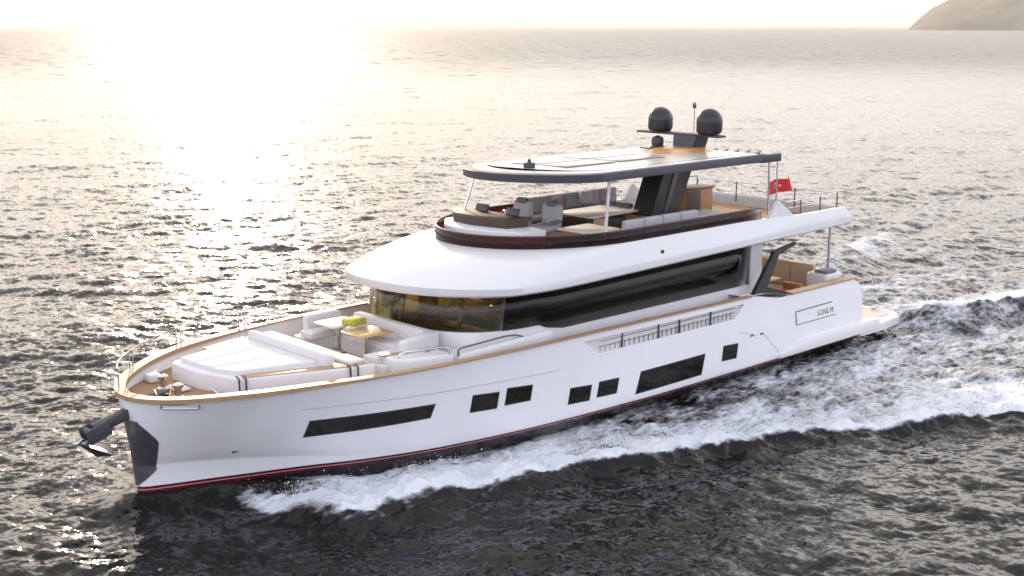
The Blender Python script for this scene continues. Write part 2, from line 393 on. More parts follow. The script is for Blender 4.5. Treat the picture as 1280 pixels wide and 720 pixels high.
# white strip behind the port opening's upper edge, side return walls
q.build('inner_bulwark', INNER, yacht)
def floor_(name, x0, x1, z, m_):
    e = [(x, min(gun(x, -.13)[1], hull_half(x, z-.08)-.02)) for x in np.linspace(x0, x1, 40)]
    q = MB(); q.prism(e+[(x, -y) for x, y in e[::-1]], z-.06, z); return q.build(name, m_, yacht)
floor_('foredeck', 21.42, 26.35, 2.4, TEAK); floor_('well_deck', 15.95, 21.42, 2.2, TEAK); floor_('side_deck', 8.45, 15.95, 2.0, WHITE2)
q = MB(); q.box((21.43, 0, 2.29), (.03, 5.7, .2)); q.build('deck_riser', WHITE2, yacht)
q = MB(); q.prism([(8.5, 3.3), (2.4, 3.22), (2.1, 2.6), (2.1, -2.6), (2.4, -3.22), (8.5, -3.3)], 1.2, 1.35); q.build('cockpit_deck', TEAK, yacht)
for s_ in (1, -1):
    q = MB(); xa = np.linspace(2.5, 7.3, 24)
    q.loft([[(x, s_*(gun(x, .03)[1]), float(Zs(x))), (x, s_*(gun(x, .03)[1]), float(Zs(x))+.05), (x, s_*(gun(x, -.3)[1]), float(Zs(x))+.05), (x, s_*(gun(x, -.3)[1]), float(Zs(x)))] for x in xa if x < 6.4], cap0=True, cap1=True)
    q.build('quarter_cap', CAPT, yacht)
    q = MB(); q.loft([[(x, s_*(gun(x, -.26)[1]), float(Zs(x))+.02), (x, s_*(gun(x, -.26)[1]), 1.3)] for x in np.linspace(2.3, 8.6, 20)], closed=False); q.build('inner_bulwark', INNER, yacht)
    q = MB(); q.loft([[(x, s_*gun(x, .0)[1], float(Zs(x))), (x, s_*2.7, float(Zs(x)))] for x in np.linspace(6.3, 8.6, 16)], closed=False); q.build('quarter_shoulder', WHITE, yacht)
# transom inside wall
q = MB(); q.box((2.45, 0, 1.75), (.16, 6.2, 1.1), .04); q.build('transom_wall', WHITE2, yacht)

# bulwark opening: sill, inside faces, stanchions with rails
q = MB()
def op(x, z, dy): return (x, hull_half(x, z)-dy, z)
e_ = []
for i in range(4):
    a, b = np.array(OPEN[i]), np.array(OPEN[(i+1) % 4])
    for t in np.linspace(0, 1, 12)[:-1]: e_.append(a+(b-a)*t)
q.loft([[op(x, z, -.001) for x, z in e_], [op(x, z, .13) for x, z in e_]]); q.build('opening_rim', WHITE, hull, ang=30)
for x in (14.05, 12.55, 11.65, 10.23):
    y = hull_half(x, 2.1)-.06; q = MB(); q.tube([(x, y, 2.05), (x, y, 2.56)], .026, 10); q.tube([(x, y, 2.06), (x, y, 2.085)], .05, 10); q.build('stanchion', DSTEEL, hull)
for zz in (2.24, 2.38):
    q = MB(); q.tube([(x, hull_half(x, 2.1)-.06, zz) for x in np.linspace(15.0, 9.1, 20)], .009, 6); q.build('guard_wire', DSTEEL, hull)
BALU = mat('grey_baluster', (.30, .30, .32), .4, .4)
for x in np.linspace(14.9, 9.25, 30):
    q = MB(); y = hull_half(x, 2.1)-.075; q.tube([(x, y, 2.02), (x, y, 2.27)], .016, 6); q.build('baluster', BALU, hull)
# fairlead on the port bow, just under the cap
q = MB()
x, z = 25.97, 2.50
for zz in (-.045, .045): q.tube([(x+dx, hull_half(x+dx, z)+.02, z+zz) for dx in np.linspace(-.3, .3, 8)], .02, 8)
for dx in (-.3, .3): q.tube([(x+dx, hull_half(x+dx, z)+.02, z-.05), (x+dx, hull_half(x+dx, z)+.02, z+.05)], .03, 8)
q.build('fairlead', STEEL, hull)

# ---------------- bow rail on the starboard side
def railpt(x, dz, off=-.05): p = gun(x, off); return (p[0], -p[1], float(Zs(x))+dz)
q = MB(); xr = np.concatenate([26.6-(26.6-21.)*np.linspace(0, 1, 50)**1.4])
q.tube([railpt(x, .52+.02*math.sin(x)) for x in xr], .018, 8); br = q.build('bow_rail', STEEL, yacht)
for x in (26.58, 25.75, 25.62, 24.0, 23.85, 21.9, 21.7, 20.9):
    q = MB(); q.tube([railpt(x, .03), railpt(x, .54)], .017, 8); q.tube([railpt(x, .05), railpt(x, .08)], .04, 8); q.build('rail_post', STEEL, br)

# ---------------- foredeck gear
for (x, y) in ((25.55, .42), (25.45, -.45)):
    q = MB(); q.lathe([(.0, .0), (.15, 0), (.15, .05), (.08, .09), (.075, .22), (.12, .28), (.12, .33), (.05, .36), (0, .36)], (x, y, 2.4), 20); q.build('capstan', STEEL, yacht)
for (x, y, a) in ((25.9, .05, 0), (25.1, 1.55, .5), (25.15, -1.5, -.5), (24.9, .85, .2)):
    q = MB(); q.tube([(-.22, 0, .13), (.22, 0, .13)], .028, 8); q.tube([(-.08, 0, 0), (-.08, 0, .13)], .03, 8); q.tube([(.08, 0, 0), (.08, 0, .13)], .03, 8)
    o = q.build('cleat', STEEL, yacht); o.location = (x, y, 2.4); o.rotation_euler = (0, 0, a+1.2)
q = MB(); q.box((25.95, 0, 2.44), (.7, .22, .07), .02); q.tube([(26.5, 0, 2.51), (25.6, .1, 2.51)], .03, 8); q.build('chain_stopper', DSTEEL, yacht)
for (x, y, s_) in ((25.2, -.1, .34), (25.0, 1.0, .26)):
    q = MB(); q.box((x, y, 2.45), (s_, s_, .07), .03); q.build('deck_hatch', WHITE2, yacht)
q = MB(); q.box((25.3, -1.25, 2.5), (.3, .35, .2), .05); q.build('deck_locker', WHITE2, yacht)

# anchor arm and anchor at the stem
q = MB()
q.box((26.90, 0, 2.12), (1.0, .26, .24), .05, ry=R(14)); q.box((27.33, .17, 1.95), (.55, .05, .34), .02, ry=R(18)); q.box((27.33, -.17, 1.95), (.55, .05, .34), .02, ry=R(18))
q.tube([(27.50, -.2, 1.98), (27.50, .2, 1.98)], .08, 12); arm = q.build('anchor_arm', GUN, yacht)
anc = thing('anchor', 'dark steel anchor hanging under the arm at the yacht\'s bow', 'anchor', (27.43, 0, 1.58))
q = MB(); q.box((-.12, 0, .25), (.75, .09, .11), .02, ry=R(24)); q.build('shank', PLATE, anc)
q = MB(); v = [(.36, 0, .22), (-.3, .42, -.12), (-.1, 0, -.22), (-.3, -.42, -.12), (-.42, 0, .02), (.1, 0, .12)]
q._faces(v, [(0, 1, 2), (0, 2, 3), (1, 4, 2), (2, 4, 3), (0, 5, 1), (0, 3, 5), (5, 4, 1), (5, 3, 4)]); q.build('fluke', PLATE, anc)
q = MB(); q.tube([(.28, -.22, .34), (.34, -.12, .22), (.36, 0, .18), (.34, .12, .22), (.28, .22, .34)], .03, 8); q.build('roll_bar', STEEL, anc)

# ---------------- sun pad island
base = [(24.86, -1.12), (24.84, 0), (24.52, 1.12), (24.38, 1.26), (22.05, 2.16), (21.45, 2.2), (21.45, -2.2), (22.0, -2.15), (24.78, -1.22)]
q = MB(); q.prism(base, 2.38, 2.80, .05, 3); isl = q.build('sun_pad_base', WHITE2, yacht)
q = MB(); q.prism([(24.30, .98), (24.36, 1.22), (22.05, 2.11), (22.05, 1.78)], 2.79, 2.825, .01); q.build('teak_trim', CAPT, isl)
q = MB(); q.prism([(22.05, -1.9), (22.05, 2.1), (21.5, 2.15), (21.5, -2.1)], 2.79, 2.82, .01); q.build('teak_trim', CAPT, isl)
q = MB(); q.prism([(23.7, -1.72), (23.7, -1.40), (22.4, -1.6), (22.4, -2.0)], 2.79, 2.84, .01); q.build('teak_trim', CAPT, isl)
q = MB(); q.prism([(22.0, 1.25), (22.0, 1.95), (21.55, 1.95), (21.55, 1.25)], 2.81, 2.88, .03, 3); q.build('step_pad', CUSH, isl)
for x, y in ((24.50, 1.25), (24.36, 1.31), (22.12, 2.17), (21.95, 2.23)):
    q = MB(); q.tube([(x, y, 2.42), (x, y, 2.80), (x, y-.05, 2.84), (x, y-.12, 2.85)], .024, 8); q.build('grab_post', DSTEEL, isl)
sp = thing('sun_pad', 'white quilted sun pad cushion on the foredeck island', 'sun pad', (23.55, -.05, 2.80))
for (y0, y1) in ((-1.42, -.5), (-.49, .40), (.41, 1.30)):
    q = MB(); q.prism([(-1.05, y0*1.12), (1.1-.10*max(0, y0), y0*.74), (1.1-.22*max(0, y1), y1*.74), (-1.05, y1*1.12)], 0, .10, .04, 3); q.build('cushion', CUSH, sp)
bl = thing('bolster', 'long white backrest bolster across the aft end of the sun pad', 'bolster', (22.36, 0, 2.72))
q = MB(); q.box((0, .02, .17), (.24, 3.4, .34), .06, ry=R(-10), seg=3); q.build('backrest', CUSH, bl)

# ---------------- foredeck sofa and tables in the well
sofa = thing('foredeck_sofa', 'pale U-shaped foredeck sofa wrapped round the tables below the windscreen', 'sofa', (19.25, 0, 2.2))
q = MB()
q.prism([(.05, -2.3), (1.5, -2.2), (1.5, -1.75), (.75, -1.5), (.75, 1.0), (1.75, 1.1), (1.75, 1.9), (.05, 1.95), (-.5, 1.2), (-.5, -1.6)], 0, .36, .03); q.build('base', WHITE2, sofa)
for poly in ([(-.02, -1.45), (.72, -1.45), (.72, -.55), (-.02, -.55)], [(-.02, -.53), (.72, -.53), (.72, .3), (-.02, .3)], [(-.02, .32), (.72, .32), (.72, 1.1), (-.02, 1.1)],
             [(.74, 1.12), (1.72, 1.12), (1.72, 1.62), (.74, 1.62)], [(-.02, 1.12), (.72, 1.12), (.72, 1.62), (-.02, 1.62)], [(.3, -1.98), (1.45, -1.98), (1.45, -1.47), (.3, -1.47)]):
    q = MB(); q.prism(poly, .36, .52, .05, 3); q.build('seat_cushion', CUSH, sofa)
for poly in ([(-.25, -1.6), (.0, -1.6), (.0, 1.3), (-.25, 1.3)], [(-.2, 1.32), (1.1, 1.70), (1.05, 1.92), (-.25, 1.62)], [(.1, -2.25), (1.2, -2.2), (1.2, -2.0), (.1, -2.02)]):
    q = MB(); q.prism(poly, .36, .85, .07, 3); q.build('backrest', CUSH, sofa)
def ftable(name, label, loc, d, top):
    t = thing(name, label, 'table', loc, 0, 'tables in the foredeck well')
    q = MB(); q.lathe([(0, 0), (.30, 0), (.30, .03), (.1, .06), (.06, .1), (.055, .70), (.12, .72), (0, .72)], (0, 0, 0), 24); q.build('pedestal', STEEL, t)
    q = MB(); q.box((0, 0, .745), (d[0], d[1], .05), .02); q.build('tabletop', top, t); return t
ftable('deck_table', 'pale lit foredeck table, the one farther from the camera by the yellow light patch', (20.0, -1.2, 2.2), (1.0, .9), TABLET)
ftable('deck_table', 'wooden foredeck table nearer the port rail with dark edges', (20.1, .12, 2.2), (1.0, .9), mat('light_wood_top', (.55, .36, .17), .35, var=.15))
cl = thing('yellow_light_patch', 'yellow-green block painted as sunlight through glass between the two foredeck tables', 'light patch', (19.95, -.62, 2.985))  # solid block added in place of a patch of sunlight through glass
q = MB(); q.box((0, 0, .09), (.55, .42, .17), .05, rz=.15, seg=3); q.build('light_block', YELL, cl)

# white coamings beside the sofa with steel grab rails
q = MB(); q.prism([(20.75, 1.25), (20.85, 2.1), (20.6, 2.4), (19.4, 2.66), (19.4, 2.05)], 2.2, 2.76, .08, 3); ca = q.build('coaming', WHITE2, yacht)
q = MB(); q.tube([(20.7, 2.15, 2.76), (20.68, 2.16, 2.86), (20.55, 2.2, 2.90), (19.6, 2.55, 2.92), (19.48, 2.6, 2.86), (19.45, 2.63, 2.4)], .024, 8); q.build('grab_rail', STEEL, ca)
q = MB(); q.prism([(19.22, 2.05), (19.22, 2.66), (17.2, 2.95), (16.3, 2.98), (16.3, 2.4), (18.0, 2.0)], 2.2, lambda x, y: 2.64+.22*max(0, min(1, (19.3-x)/2)), .12, 3); cb = q.build('coaming', WHITE2, yacht)
q = MB(); q.tube([(19.18, 2.56, 2.3), (19.17, 2.56, 2.76), (19.08, 2.56, 2.80), (17.7, 2.72, 2.90), (17.4, 2.76, 2.88), (17.15, 2.80, 2.80), (17.1, 2.82, 2.5)], .022, 8); q.build('grab_rail', DSTEEL, cb)
for p_ in ((20.35, 1.95), (19.85, 2.2)):
    q = MB(); q.lathe([(0, 0), (.07, 0), (.07, .04), (.03, .06), (0, .06)], (p_[0], p_[1], 2.76), 16); q.build('cup_holder', STEEL, ca)
q = MB(); q.prism([(20.9, 1.62), (20.9, 1.75), (19.5, 2.12), (19.5, 2.0)], 2.755, 2.79); q.build('teak_trim', CAPT, ca)

# ---------------- deckhouse
def plan(fx, xs, hw, n, m, aft, nf=56, na=14, ypow=None):
    P = []
    for k in range(na): P.append((aft+(xs-aft)*k/na, hw))
    for k in range(nf+1):
        th = math.pi*k/nf; c, s = math.cos(th), math.sin(th)
        P.append((xs+(fx-xs)*abs(s)**(2/m), math.copysign(hw*abs(c)**(2/n), c)))
    for k in range(na-1, -1, -1): P.append((aft+(xs-aft)*k/na, -hw))
    return P
def sm(a, b, x): t = max(0, min(1, (x-a)/(b-a))); return t*t*(3-2*t)
def zlow(x): return 3.9+.0187*(17.7-x) if x < 17.7 else 3.9+.15*((x-17.7)/2.6)
GP = plan(19.0, 16.3, 2.72, 3, 2.5, 7.5)
GT = plan(18.8, 16.2, 2.70, 3, 2.5, 7.5)
wallz = lambda x, y=1: 2.78+.22*sm(16.1, 16.5, x)-.55*(1-sm(-1.6, -.2, y))
q = MB(); q.loft([[(x, y*1.02, 1.4) for x, y in GP], [(x, y*1.02, wallz(x, y)-.04) for x, y in GP], [(x, y*1.0, wallz(x, y)) for x, y in GP], [(x, y*.97, wallz(x, y)) for x, y in GP]], closed=False)
dh = q.build('deckhouse_wall', WHITE2, yacht)
q = MB(); q.prism([(7.62, 2.6)]+[(x-.1, y*.95) for x, y in GP if x > 7.6]+[(7.62, -2.6)], 1.95, 2.0); q.build('saloon_floor', FLOORD, yacht)
q = MB()
for i in range(len(GP)): pass
def glass_strip(i0, i1, name, m_):
    o_ = [(*GP[i], wallz(*GP[i])-.01) for i in range(i0, i1+1)]; t_ = [(*GT[i], zlow(GT[i][0])+.06) for i in range(i0, i1+1)]
    q = MB(); q.loft([o_, t_], closed=False); o = q.build(name, m_, yacht, ang=60, recalc=False)
    md = o.modifiers.new('thickness', 'SOLIDIFY'); md.thickness = .02; md.offset = 0; return o
i_p = 14+8; i_s = len(GP)-1-i_p
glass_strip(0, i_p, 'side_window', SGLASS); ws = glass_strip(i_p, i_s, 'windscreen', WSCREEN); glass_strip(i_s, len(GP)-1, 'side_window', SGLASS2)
def mull(i, w, name='mullion'):
    a, b = GP[i], GT[i]; q = MB()
    t = np.array(GP[i+1])-np.array(GP[i-1]); ang = math.atan2(t[1], t[0])
    za, zb = wallz(*a)-.02, zlow(b[0])+.05
    dx = np.array([math.cos(ang), math.sin(ang)])*w/2; nn = np.array([-math.sin(ang), math.cos(ang)])*.05
    r = lambda c, z: [(c[0]+k*dx[0]+j*nn[0]-nn[0]*1.3, c[1]+k*dx[1]+j*nn[1]-nn[1]*1.3, z) for k, j in ((-1, -1), (1, -1), (1, 1), (-1, 1))]
    q.loft([r(a, za), r(b, zb)], cap0=True, cap1=True); q.build(name, BLACK, ws)
for i, w in ((i_p, .14), (14+17, .10), (14+28, .12), (14+39, .10), (i_s, .14)): mull(i, w)
for (x0, y0, x1, y1, z0, z1) in ((18.35, 1.95, 18.6, 1.1, 3.15, 3.95), (18.9, .2, 18.85, -.6, 3.15, 3.95)):
    q = MB(); q.tube([(x0+.08, y0+.03, z1), (x1+.12, y1+.03, z0+.15)], .016, 6); q.tube([(x1+.17, y1-.2, z0+.1), (x1+.1, y1+.3, z0+.5)], .012, 6); q.build('wiper', DSTEEL, ws)
# saloon inside, seen through the glass: helm console, seats, lining
q = MB(); q.box((17.3, .5, 2.35), (.7, 2.2, .7), .1); q.build('inside_helm', DBROWN, dh)
q = MB(); q.box((15.9, .7, 2.55), (.6, .7, 1.1), .12); q.build('inside_seat', DBROWN, dh)
q = MB(); q.box((12.5, -1.9, 2.3), (4, .9, .6), .1); q.build('inside_sofa', TANF, dh)
q = MB(); q.box((12.8, 1.9, 2.3), (3, .7, .6), .1); q.build('inside_sofa', DBROWN, dh)
q = MB(); q.box((14.3, -.9, 3.0), (.12, 1.9, 2.0)); q.build('inside_bulkhead', WOOD, dh)
AMBER = bpy.data.materials.new('amber_sheer_curtain'); AMBER.use_nodes = True
_n = AMBER.node_tree.nodes; _l = AMBER.node_tree.links; _n.remove(_n['Principled BSDF'])
_t = _n.new('ShaderNodeBsdfTranslucent'); _t.inputs[0].default_value = (.50, .47, .22, 1); _d = _n.new('ShaderNodeBsdfDiffuse'); _d.inputs[0].default_value = (.5, .42, .22, 1)
_m = _n.new('ShaderNodeMixShader'); _m.inputs[0].default_value = .12; _l.new(_t.outputs[0], _m.inputs[1]); _l.new(_d.outputs[0], _m.inputs[2]); _l.new(_m.outputs[0], _n['Material Output'].inputs[0])
for (xa, xb) in ((17.9, 16.9), (16.4, 15.2), (14.1, 12.9), (11.4, 10.4), (9.0, 8.2)):
    q = MB(); xx_ = np.linspace(xa, xb, 60); yy_ = [-2.38+.05*math.sin(40*x)+.35*sm(16.6, 18.2, x) for x in xx_]
    q.loft([[(x, y, 2.05) for x, y in zip(xx_, yy_)], [(x, y, 3.85) for x, y in zip(xx_, yy_)]], closed=False); o = q.build('curtain', AMBER, dh, ang=80, recalc=False)
    md = o.modifiers.new('thickness', 'SOLIDIFY'); md.thickness = .004
q = MB(); cp = []
for i in range(i_s-13, i_s+9):
    for f in (0, .25, .5, .75):
        a = np.array(GP[i])*(1-f)+np.array(GP[i+1])*f; cp.append((a[0]-.22, a[1]*.90+.03*math.sin(len(cp)*1.1)))
q.loft([[(x, y, 2.1) for x, y in cp], [(x, y, 3.85) for x, y in cp]], closed=False); o = q.build('curtain', AMBER, dh, ang=80, recalc=False)
md = o.modifiers.new('thickness', 'SOLIDIFY'); md.thickness = .004
# aft wall with white corner posts
for s_ in (1, -1):
    q = MB(); q.prism([(7.52, s_*2.78), (6.95, s_*2.78), (6.9, s_*2.45), (7.52, s_*2.45)], 1.35, 4.15, 0); q.build('corner_post', WHITE2, dh)
q = MB(); q.box((7.45, 0, 2.75), (.08, 4.9, 2.8)); q.build('saloon_door', GLASSH, dh)

# ---------------- upper deck (brow, side bands, aft overhang) as one moulding
NF = 56
OUT = plan(19.85, 15.0, 3.22, 2.3, 2.6, 2.62)
COA = plan(17.0, 13.2, 2.95, 2.1, 1.9, 2.95)
def coa(i):
    x, y = COA[i]; k = 1-sm(5.6, 8.2, x); return x, y+math.copysign(.17*k, y)
def zco(x): return 4.80-.05*(1-sm(5.5, 8, x))
rings = [[], [], [], []]
n_o = len(OUT)
for i in range(n_o):
    x, y = OUT[i]; z = zlow(x); f = 1-.04/max(1, abs(y)+.5)
    rings[0].append((x-.10*sm(16.5, 19.5, x), y*.965, z)); rings[1].append((x-.02, y*.985, z+.012)); rings[2].append((x, y, z+.06)); rings[3].append((x, y, z+.22))
S = [.03, .1, .2, .35, .5, .65, .8, .92, 1.0]
for s_ in S:
    rg = []
    for i in range(n_o):
        a = OUT[i]; b = coa(i); z0 = zlow(a[0])+.22; z1 = zco(b[0])
        fr_ = sm(14.2, 17.8, a[0])                       # 1 on the brow, 0 along the side
        k = (1-(1-s_)**2.0)*fr_+(s_**.8)*(1-fr_)
        if s_ < .15: k += .05*(1-fr_)*0
        rg.append((a[0]+(b[0]-a[0])*s_, a[1]+(b[1]-a[1])*s_, z0+(z1-z0)*k))
    rings.append(rg)
inner = [(x-.12*sm(12, 15, x), y*.955, zco(x)) for x, y in map(coa, range(n_o))]
rings.append(inner); rings.append([(x, y, 4.36) for x, y, z in inner])
q = MB(); q.loft(rings, closed=True, cap0=True)
ud = q.build('upper_deck', WHITE, yacht, ang=35)
q = MB(); q.prism([(x, y) for x, y, z in inner], 4.3, 4.38); q.build('flybridge_floor', TEAK, ud)
q = MB(); q.box((2.85, 0, 4.52), (.2, 5.7, .42), .05); q.build('aft_bulwark', WHITE, ud)
# red-brown tinted wind deflector on the coaming
idx = [i for i in range(n_o) if coa(i)[0] > 6.7]
lo_ = [(coa(i)[0], coa(i)[1]*.985, zco(coa(i)[0])-.005) for i in idx]; hi_ = [(x-.03, y*.99, z+.31) for x, y, z in lo_]
q = MB(); q.loft([lo_, hi_], closed=False); wd = q.build('wind_deflector', REDGL, ud, ang=60, recalc=False)
md = wd.modifiers.new('thickness', 'SOLIDIFY'); md.thickness = .025; md.offset = -1
q = MB(); q.tube([(x, y, z+.015) for x, y, z in hi_], .022, 8); q.build('deflector_rail', DWOOD, wd)
for k in range(4, len(idx)-3, 6):
    q = MB(); q.tube([(lo_[k][0], lo_[k][1]*.985, lo_[k][2]), (hi_[k][0], hi_[k][1]*.985, hi_[k][2])], .012, 6); q.build('deflector_post', STEEL, wd)
for s_ in (1, -1):
    q = MB(); q.loft([[(7.0, s_*3.0, 4.76), (6.53, s_*2.98, 5.27), (6.47, s_*2.98, 5.27), (5.75, s_*3.08, 4.74)], [(7.0, s_*2.86, 4.76), (6.53, s_*2.90, 5.27), (6.47, s_*2.90, 5.27), (5.75, s_*2.9, 4.74)]], cap0=True, cap1=True); q.build('wing', WHITE, ud)
# horn and lamp details on the brow
q = MB(); q.box((15.9, 1.65, 4.90), (.12, .18, .06), .02); q.tube([(16.1, 1.5, 4.84), (16.35, 1.55, 4.84)], [.03, .06], 10); q.build('horn', STEEL, ud)
for x in (12.2,):
    q = MB(); q.box((x, 3.15, 4.42), (.12, .06, .1), .02); q.build('side_lamp', BLACK, ud)
# aft guard rail of the upper deck
pr = [(6.0, 2.92, 5.18), (4.1, 2.92, 5.18), (3.2, 2.9, 5.18), (2.98, 2.8, 5.18), (2.95, 0, 5.18), (2.98, -2.8, 5.18), (3.2, -2.9, 5.18), (6.0, -2.92, 5.18)]
q = MB(); q.tube(pr, .018, 8); q.tube([(a, b, c-.2) for a, b, c in pr], .009, 6); ar = q.build('aft_rail', STEEL, ud)
for p_ in ((5.2, 2.92), (4.1, 2.92), (3.02, 2.86), (2.96, 1.2), (2.96, -1.2), (3.02, -2.86), (4.1, -2.92), (5.2, -2.92)):
    q = MB(); q.tube([(p_[0], p_[1], 4.5), (p_[0], p_[1], 5.2)], .022, 8); q.build('rail_post', DSTEEL, ar)

# black brackets beside the cockpit, posts under the overhang
for s_ in (1, -1):
    q = MB(); Y0, Y1 = s_*3.36, s_*3.24
    out_ = [(8.05, 2.60), (7.10, 3.74), (6.05, 3.92), (6.05, 4.06), (7.25, 4.04), (6.98, 3.70), (7.55, 2.72), (6.45, 2.50), (6.40, 2.36), (8.0, 2.42)]
    pts = [(8.05, 2.62), (7.02, 3.72), (6.05, 3.86), (6.05, 3.95), (7.05, 3.92), (7.2, 3.95), (8.35, 2.62)]
    A = [(8.15, 2.6), (7.12, 3.82), (6.88, 3.70), (7.45, 2.75), (6.35, 2.46), (6.35, 2.40), (7.6, 2.44)]
    q.loft([[(x, Y0, z) for x, z in A], [(x, Y1, z) for x, z in A]], cap0=True, cap1=True)
    B = [(7.2, 3.82), (6.0, 3.98), (6.0, 3.90), (6.85, 3.72)]
    q.loft([[(x, Y0-.002*s_, z) for x, z in B], [(x, Y1+.002*s_, z) for x, z in B]], cap0=True, cap1=True)
    q.build('cockpit_bracket', BLACK, yacht, ang=20)
    q = MB(); q.tube([(2.85, s_*2.55, 2.3), (2.85, s_*2.55, 4.32)], .045, 12); q.build('overhang_post', STEEL, yacht)

# ---------------- hardtop
HT = plan(15.6, 14.0, 2.62, 1.75, 1.9, 6.95)
def hring(k, z, dz=0.): return [(6.95+(x-6.95)*(1-(1-k)*.6) if x > 8 else x, y*k, z+dz*(1-abs(y*k)/2.62)+.03*(y*k-2.62)) for x, y in HT]
q = MB(); q.loft([hring(.93, 6.45), hring(.995, 6.455), hring(1.0, 6.47), hring(1.0, 6.66), hring(.995, 6.68), hring(.94, 6.69)], cap0=True); ht = q.build('hardtop', GUN, yacht, ang=35)
q = MB(); q.loft([hring(.94, 6.69), hring(.935, 6.705), hring(.86, 6.715)], closed=True); q.build('gutter', WHITE, ht)
q = MB(); rg_ = [hring(k, 6.715, .06) for k in (.86, .7, .5, .3, .1)]; q.loft(rg_, cap1=True); q.build('roof_panel', ROOFT, ht)
for x0 in (9.7, 11.9):
    for y0 in (-1.15, .05):
        q = MB(); q.box((x0+1.0, y0+.55, 6.775+.03*(y0+.55-2.62)), (2.0, 1.05, .03), .008, rx=.03); q.build('solar_panel', mat('solar_panel', (.42, .39, .36), .2, var=.15), ht)
q = MB(); q.box((14.6, .35, 6.76), (.22, .3, .18), .05); q.lathe([(0, 0), (.05, 0), (.05, .1), (0, .12)], (14.6, .35, 6.83), 12); q.build('search_light', GUN, ht)
# slatted sunshade frame at the aft end
q = MB(); q.box((6.42, 2.55, 6.54), (1.05, .12, .24), .02); q.box((6.42, -2.55, 6.39), (1.05, .12, .22), .02); q.box((5.93, 0, 6.46), (.12, 5.0, .14), .02, rx=.03); fr = q.build('aft_frame', GUN, ht)
SLAT = mat('red_brown_slat', (.16, .06, .05), .5, var=.2)
for k in range(11):
    q = MB(); q.box((6.42, -2.1+k*.42, 6.56+.03*k*.4), (1.05, .08, .06), .01, rz=.5); q.build('slat', SLAT, fr)
for (x0, y0, z0, x1, y1, z1, r_, m_) in ((13.85, 2.50, 4.78, 13.7, 2.50, 6.46, .045, WHITE2), (15.3, -1.75, 5.0, 14.85, -1.6, 6.40, .03, STEEL),
                                    (6.36, 2.52, 4.75, 6.42, 2.52, 6.46, .032, STEEL), (5.95, 2.52, 4.7, 5.98, 2.52, 6.46, .026, STEEL), (6.36, -2.52, 4.75, 6.42, -2.52, 6.46, .032, STEEL)):
    q = MB(); q.tube([(x0, y0, z0), (x1, y1, z1)], r_, 10); q.build('hardtop_post', m_, ht)
# raked mast pylon through the hardtop
q = MB(); A0 = [(10.15, 5.0), (8.88, 4.35)]
def pyl(z, t): x0 = 10.25-.75*t; x1 = 9.0-.85*t; return [(x0, .25, z), (x0, 1.0, z), (x1, 1.0, z), (x1, .25, z)]
q.loft([pyl(4.37, -.2), pyl(6.46, 1.0)], cap0=True, cap1=True); py = q.build('pylon', BLACK, yacht, ang=20)
q = MB(); q.loft([[(x, 1.004, z) for x, z in ((9.55, 4.7), (9.75, 4.7), (9.05, 6.4), (8.85, 6.4))], [(x, 1.03, z) for x, z in ((9.55, 4.7), (9.75, 4.7), (9.05, 6.4), (8.85, 6.4))]], cap0=True, cap1=True); q.build('pylon_trim', DSTEEL, py)
q = MB(); q.loft([[(x0, y0, 6.62) for x0, y0 in ((9.6, .4), (9.0, 1.2), (7.4, 1.35), (6.7, .9), (6.7, -.5), (7.6, -.9), (9.2, -.5))], [(x0, y0, 6.80) for x0, y0 in ((8.7, .3), (8.3, .75), (7.5, .8), (7.0, .5), (7.0, -.3), (7.6, -.4), (8.5, -.3))]], cap1=True); q.build('mast_fairing', mat('gold_brown_lacquer', (.48, .27, .09), .3, var=.2), ht, ang=60)
q = MB(); q.loft([[(7.7, -.25, 6.6), (7.7, .45, 6.6), (7.0, .45, 6.6), (7.0, -.25, 6.6)], [(7.6, -.3, 7.15), (7.6, .6, 7.15), (6.95, .6, 7.15), (6.95, -.3, 7.15)]], cap0=True, cap1=True)
mast = q.build('mast', GUN, yacht, ang=25)
q = MB(); q.box((7.3, -.28, 7.17), (.42, 3.3, .07), .025); q.build('crossbar', GUN, mast)
def dome(x, y, z, r=.40):
    h = r*.95
    pr_ = [(0, 0), (r*.8, 0), (r*.93, .05), (r, .13), (r, h)]+[(r*math.cos(a), h+r*.98*math.sin(a)) for a in np.linspace(.1, math.pi/2, 12)]
    pr_[-1] = (0, pr_[-1][1]); q = MB(); q.lathe(pr_, (x, y, z), 36); o = q.build('radar_dome', DOME, mast, ang=50)
    q = MB(); q.lathe([(r*1.004, h-.012), (r*1.012, h), (r*1.004, h+.012)], (x, y, z), 36); q.build('dome_seam', GUN, o); return o
dome(7.3, -1.1, 7.21); dome(7.3, .86, 7.23, .41)
q = MB(); q.lathe([(.1, -.09), (.1, 0)], (7.3, .86, 7.23), 16); q.build('dome_foot', GUN, mast)
q = MB(); q.lathe([(0, 0), (.26, 0), (.26, .05), (.19, .1), (.21, .28), (.16, .36), (0, .42)], (7.6, -.95, 6.68), 24); q.box((7.6, -.95, 6.69), (.7, .9, .04), .01); q.build('radar_base', DOME, mast)
q = MB(); q.tube([(6.9, -.05, 7.1), (6.9, -.05, 8.0)], .012, 6); q.box((6.9, -.05, 8.05), (.1, .1, .18), .03); q.build('anchor_lamp', DSTEEL, mast)
q = MB(); q.tube([(6.1, .1, 6.5), (5.4, .1, 8.3)], [.012, .004], 6); q.build('whip_antenna', WHITE2, ht)

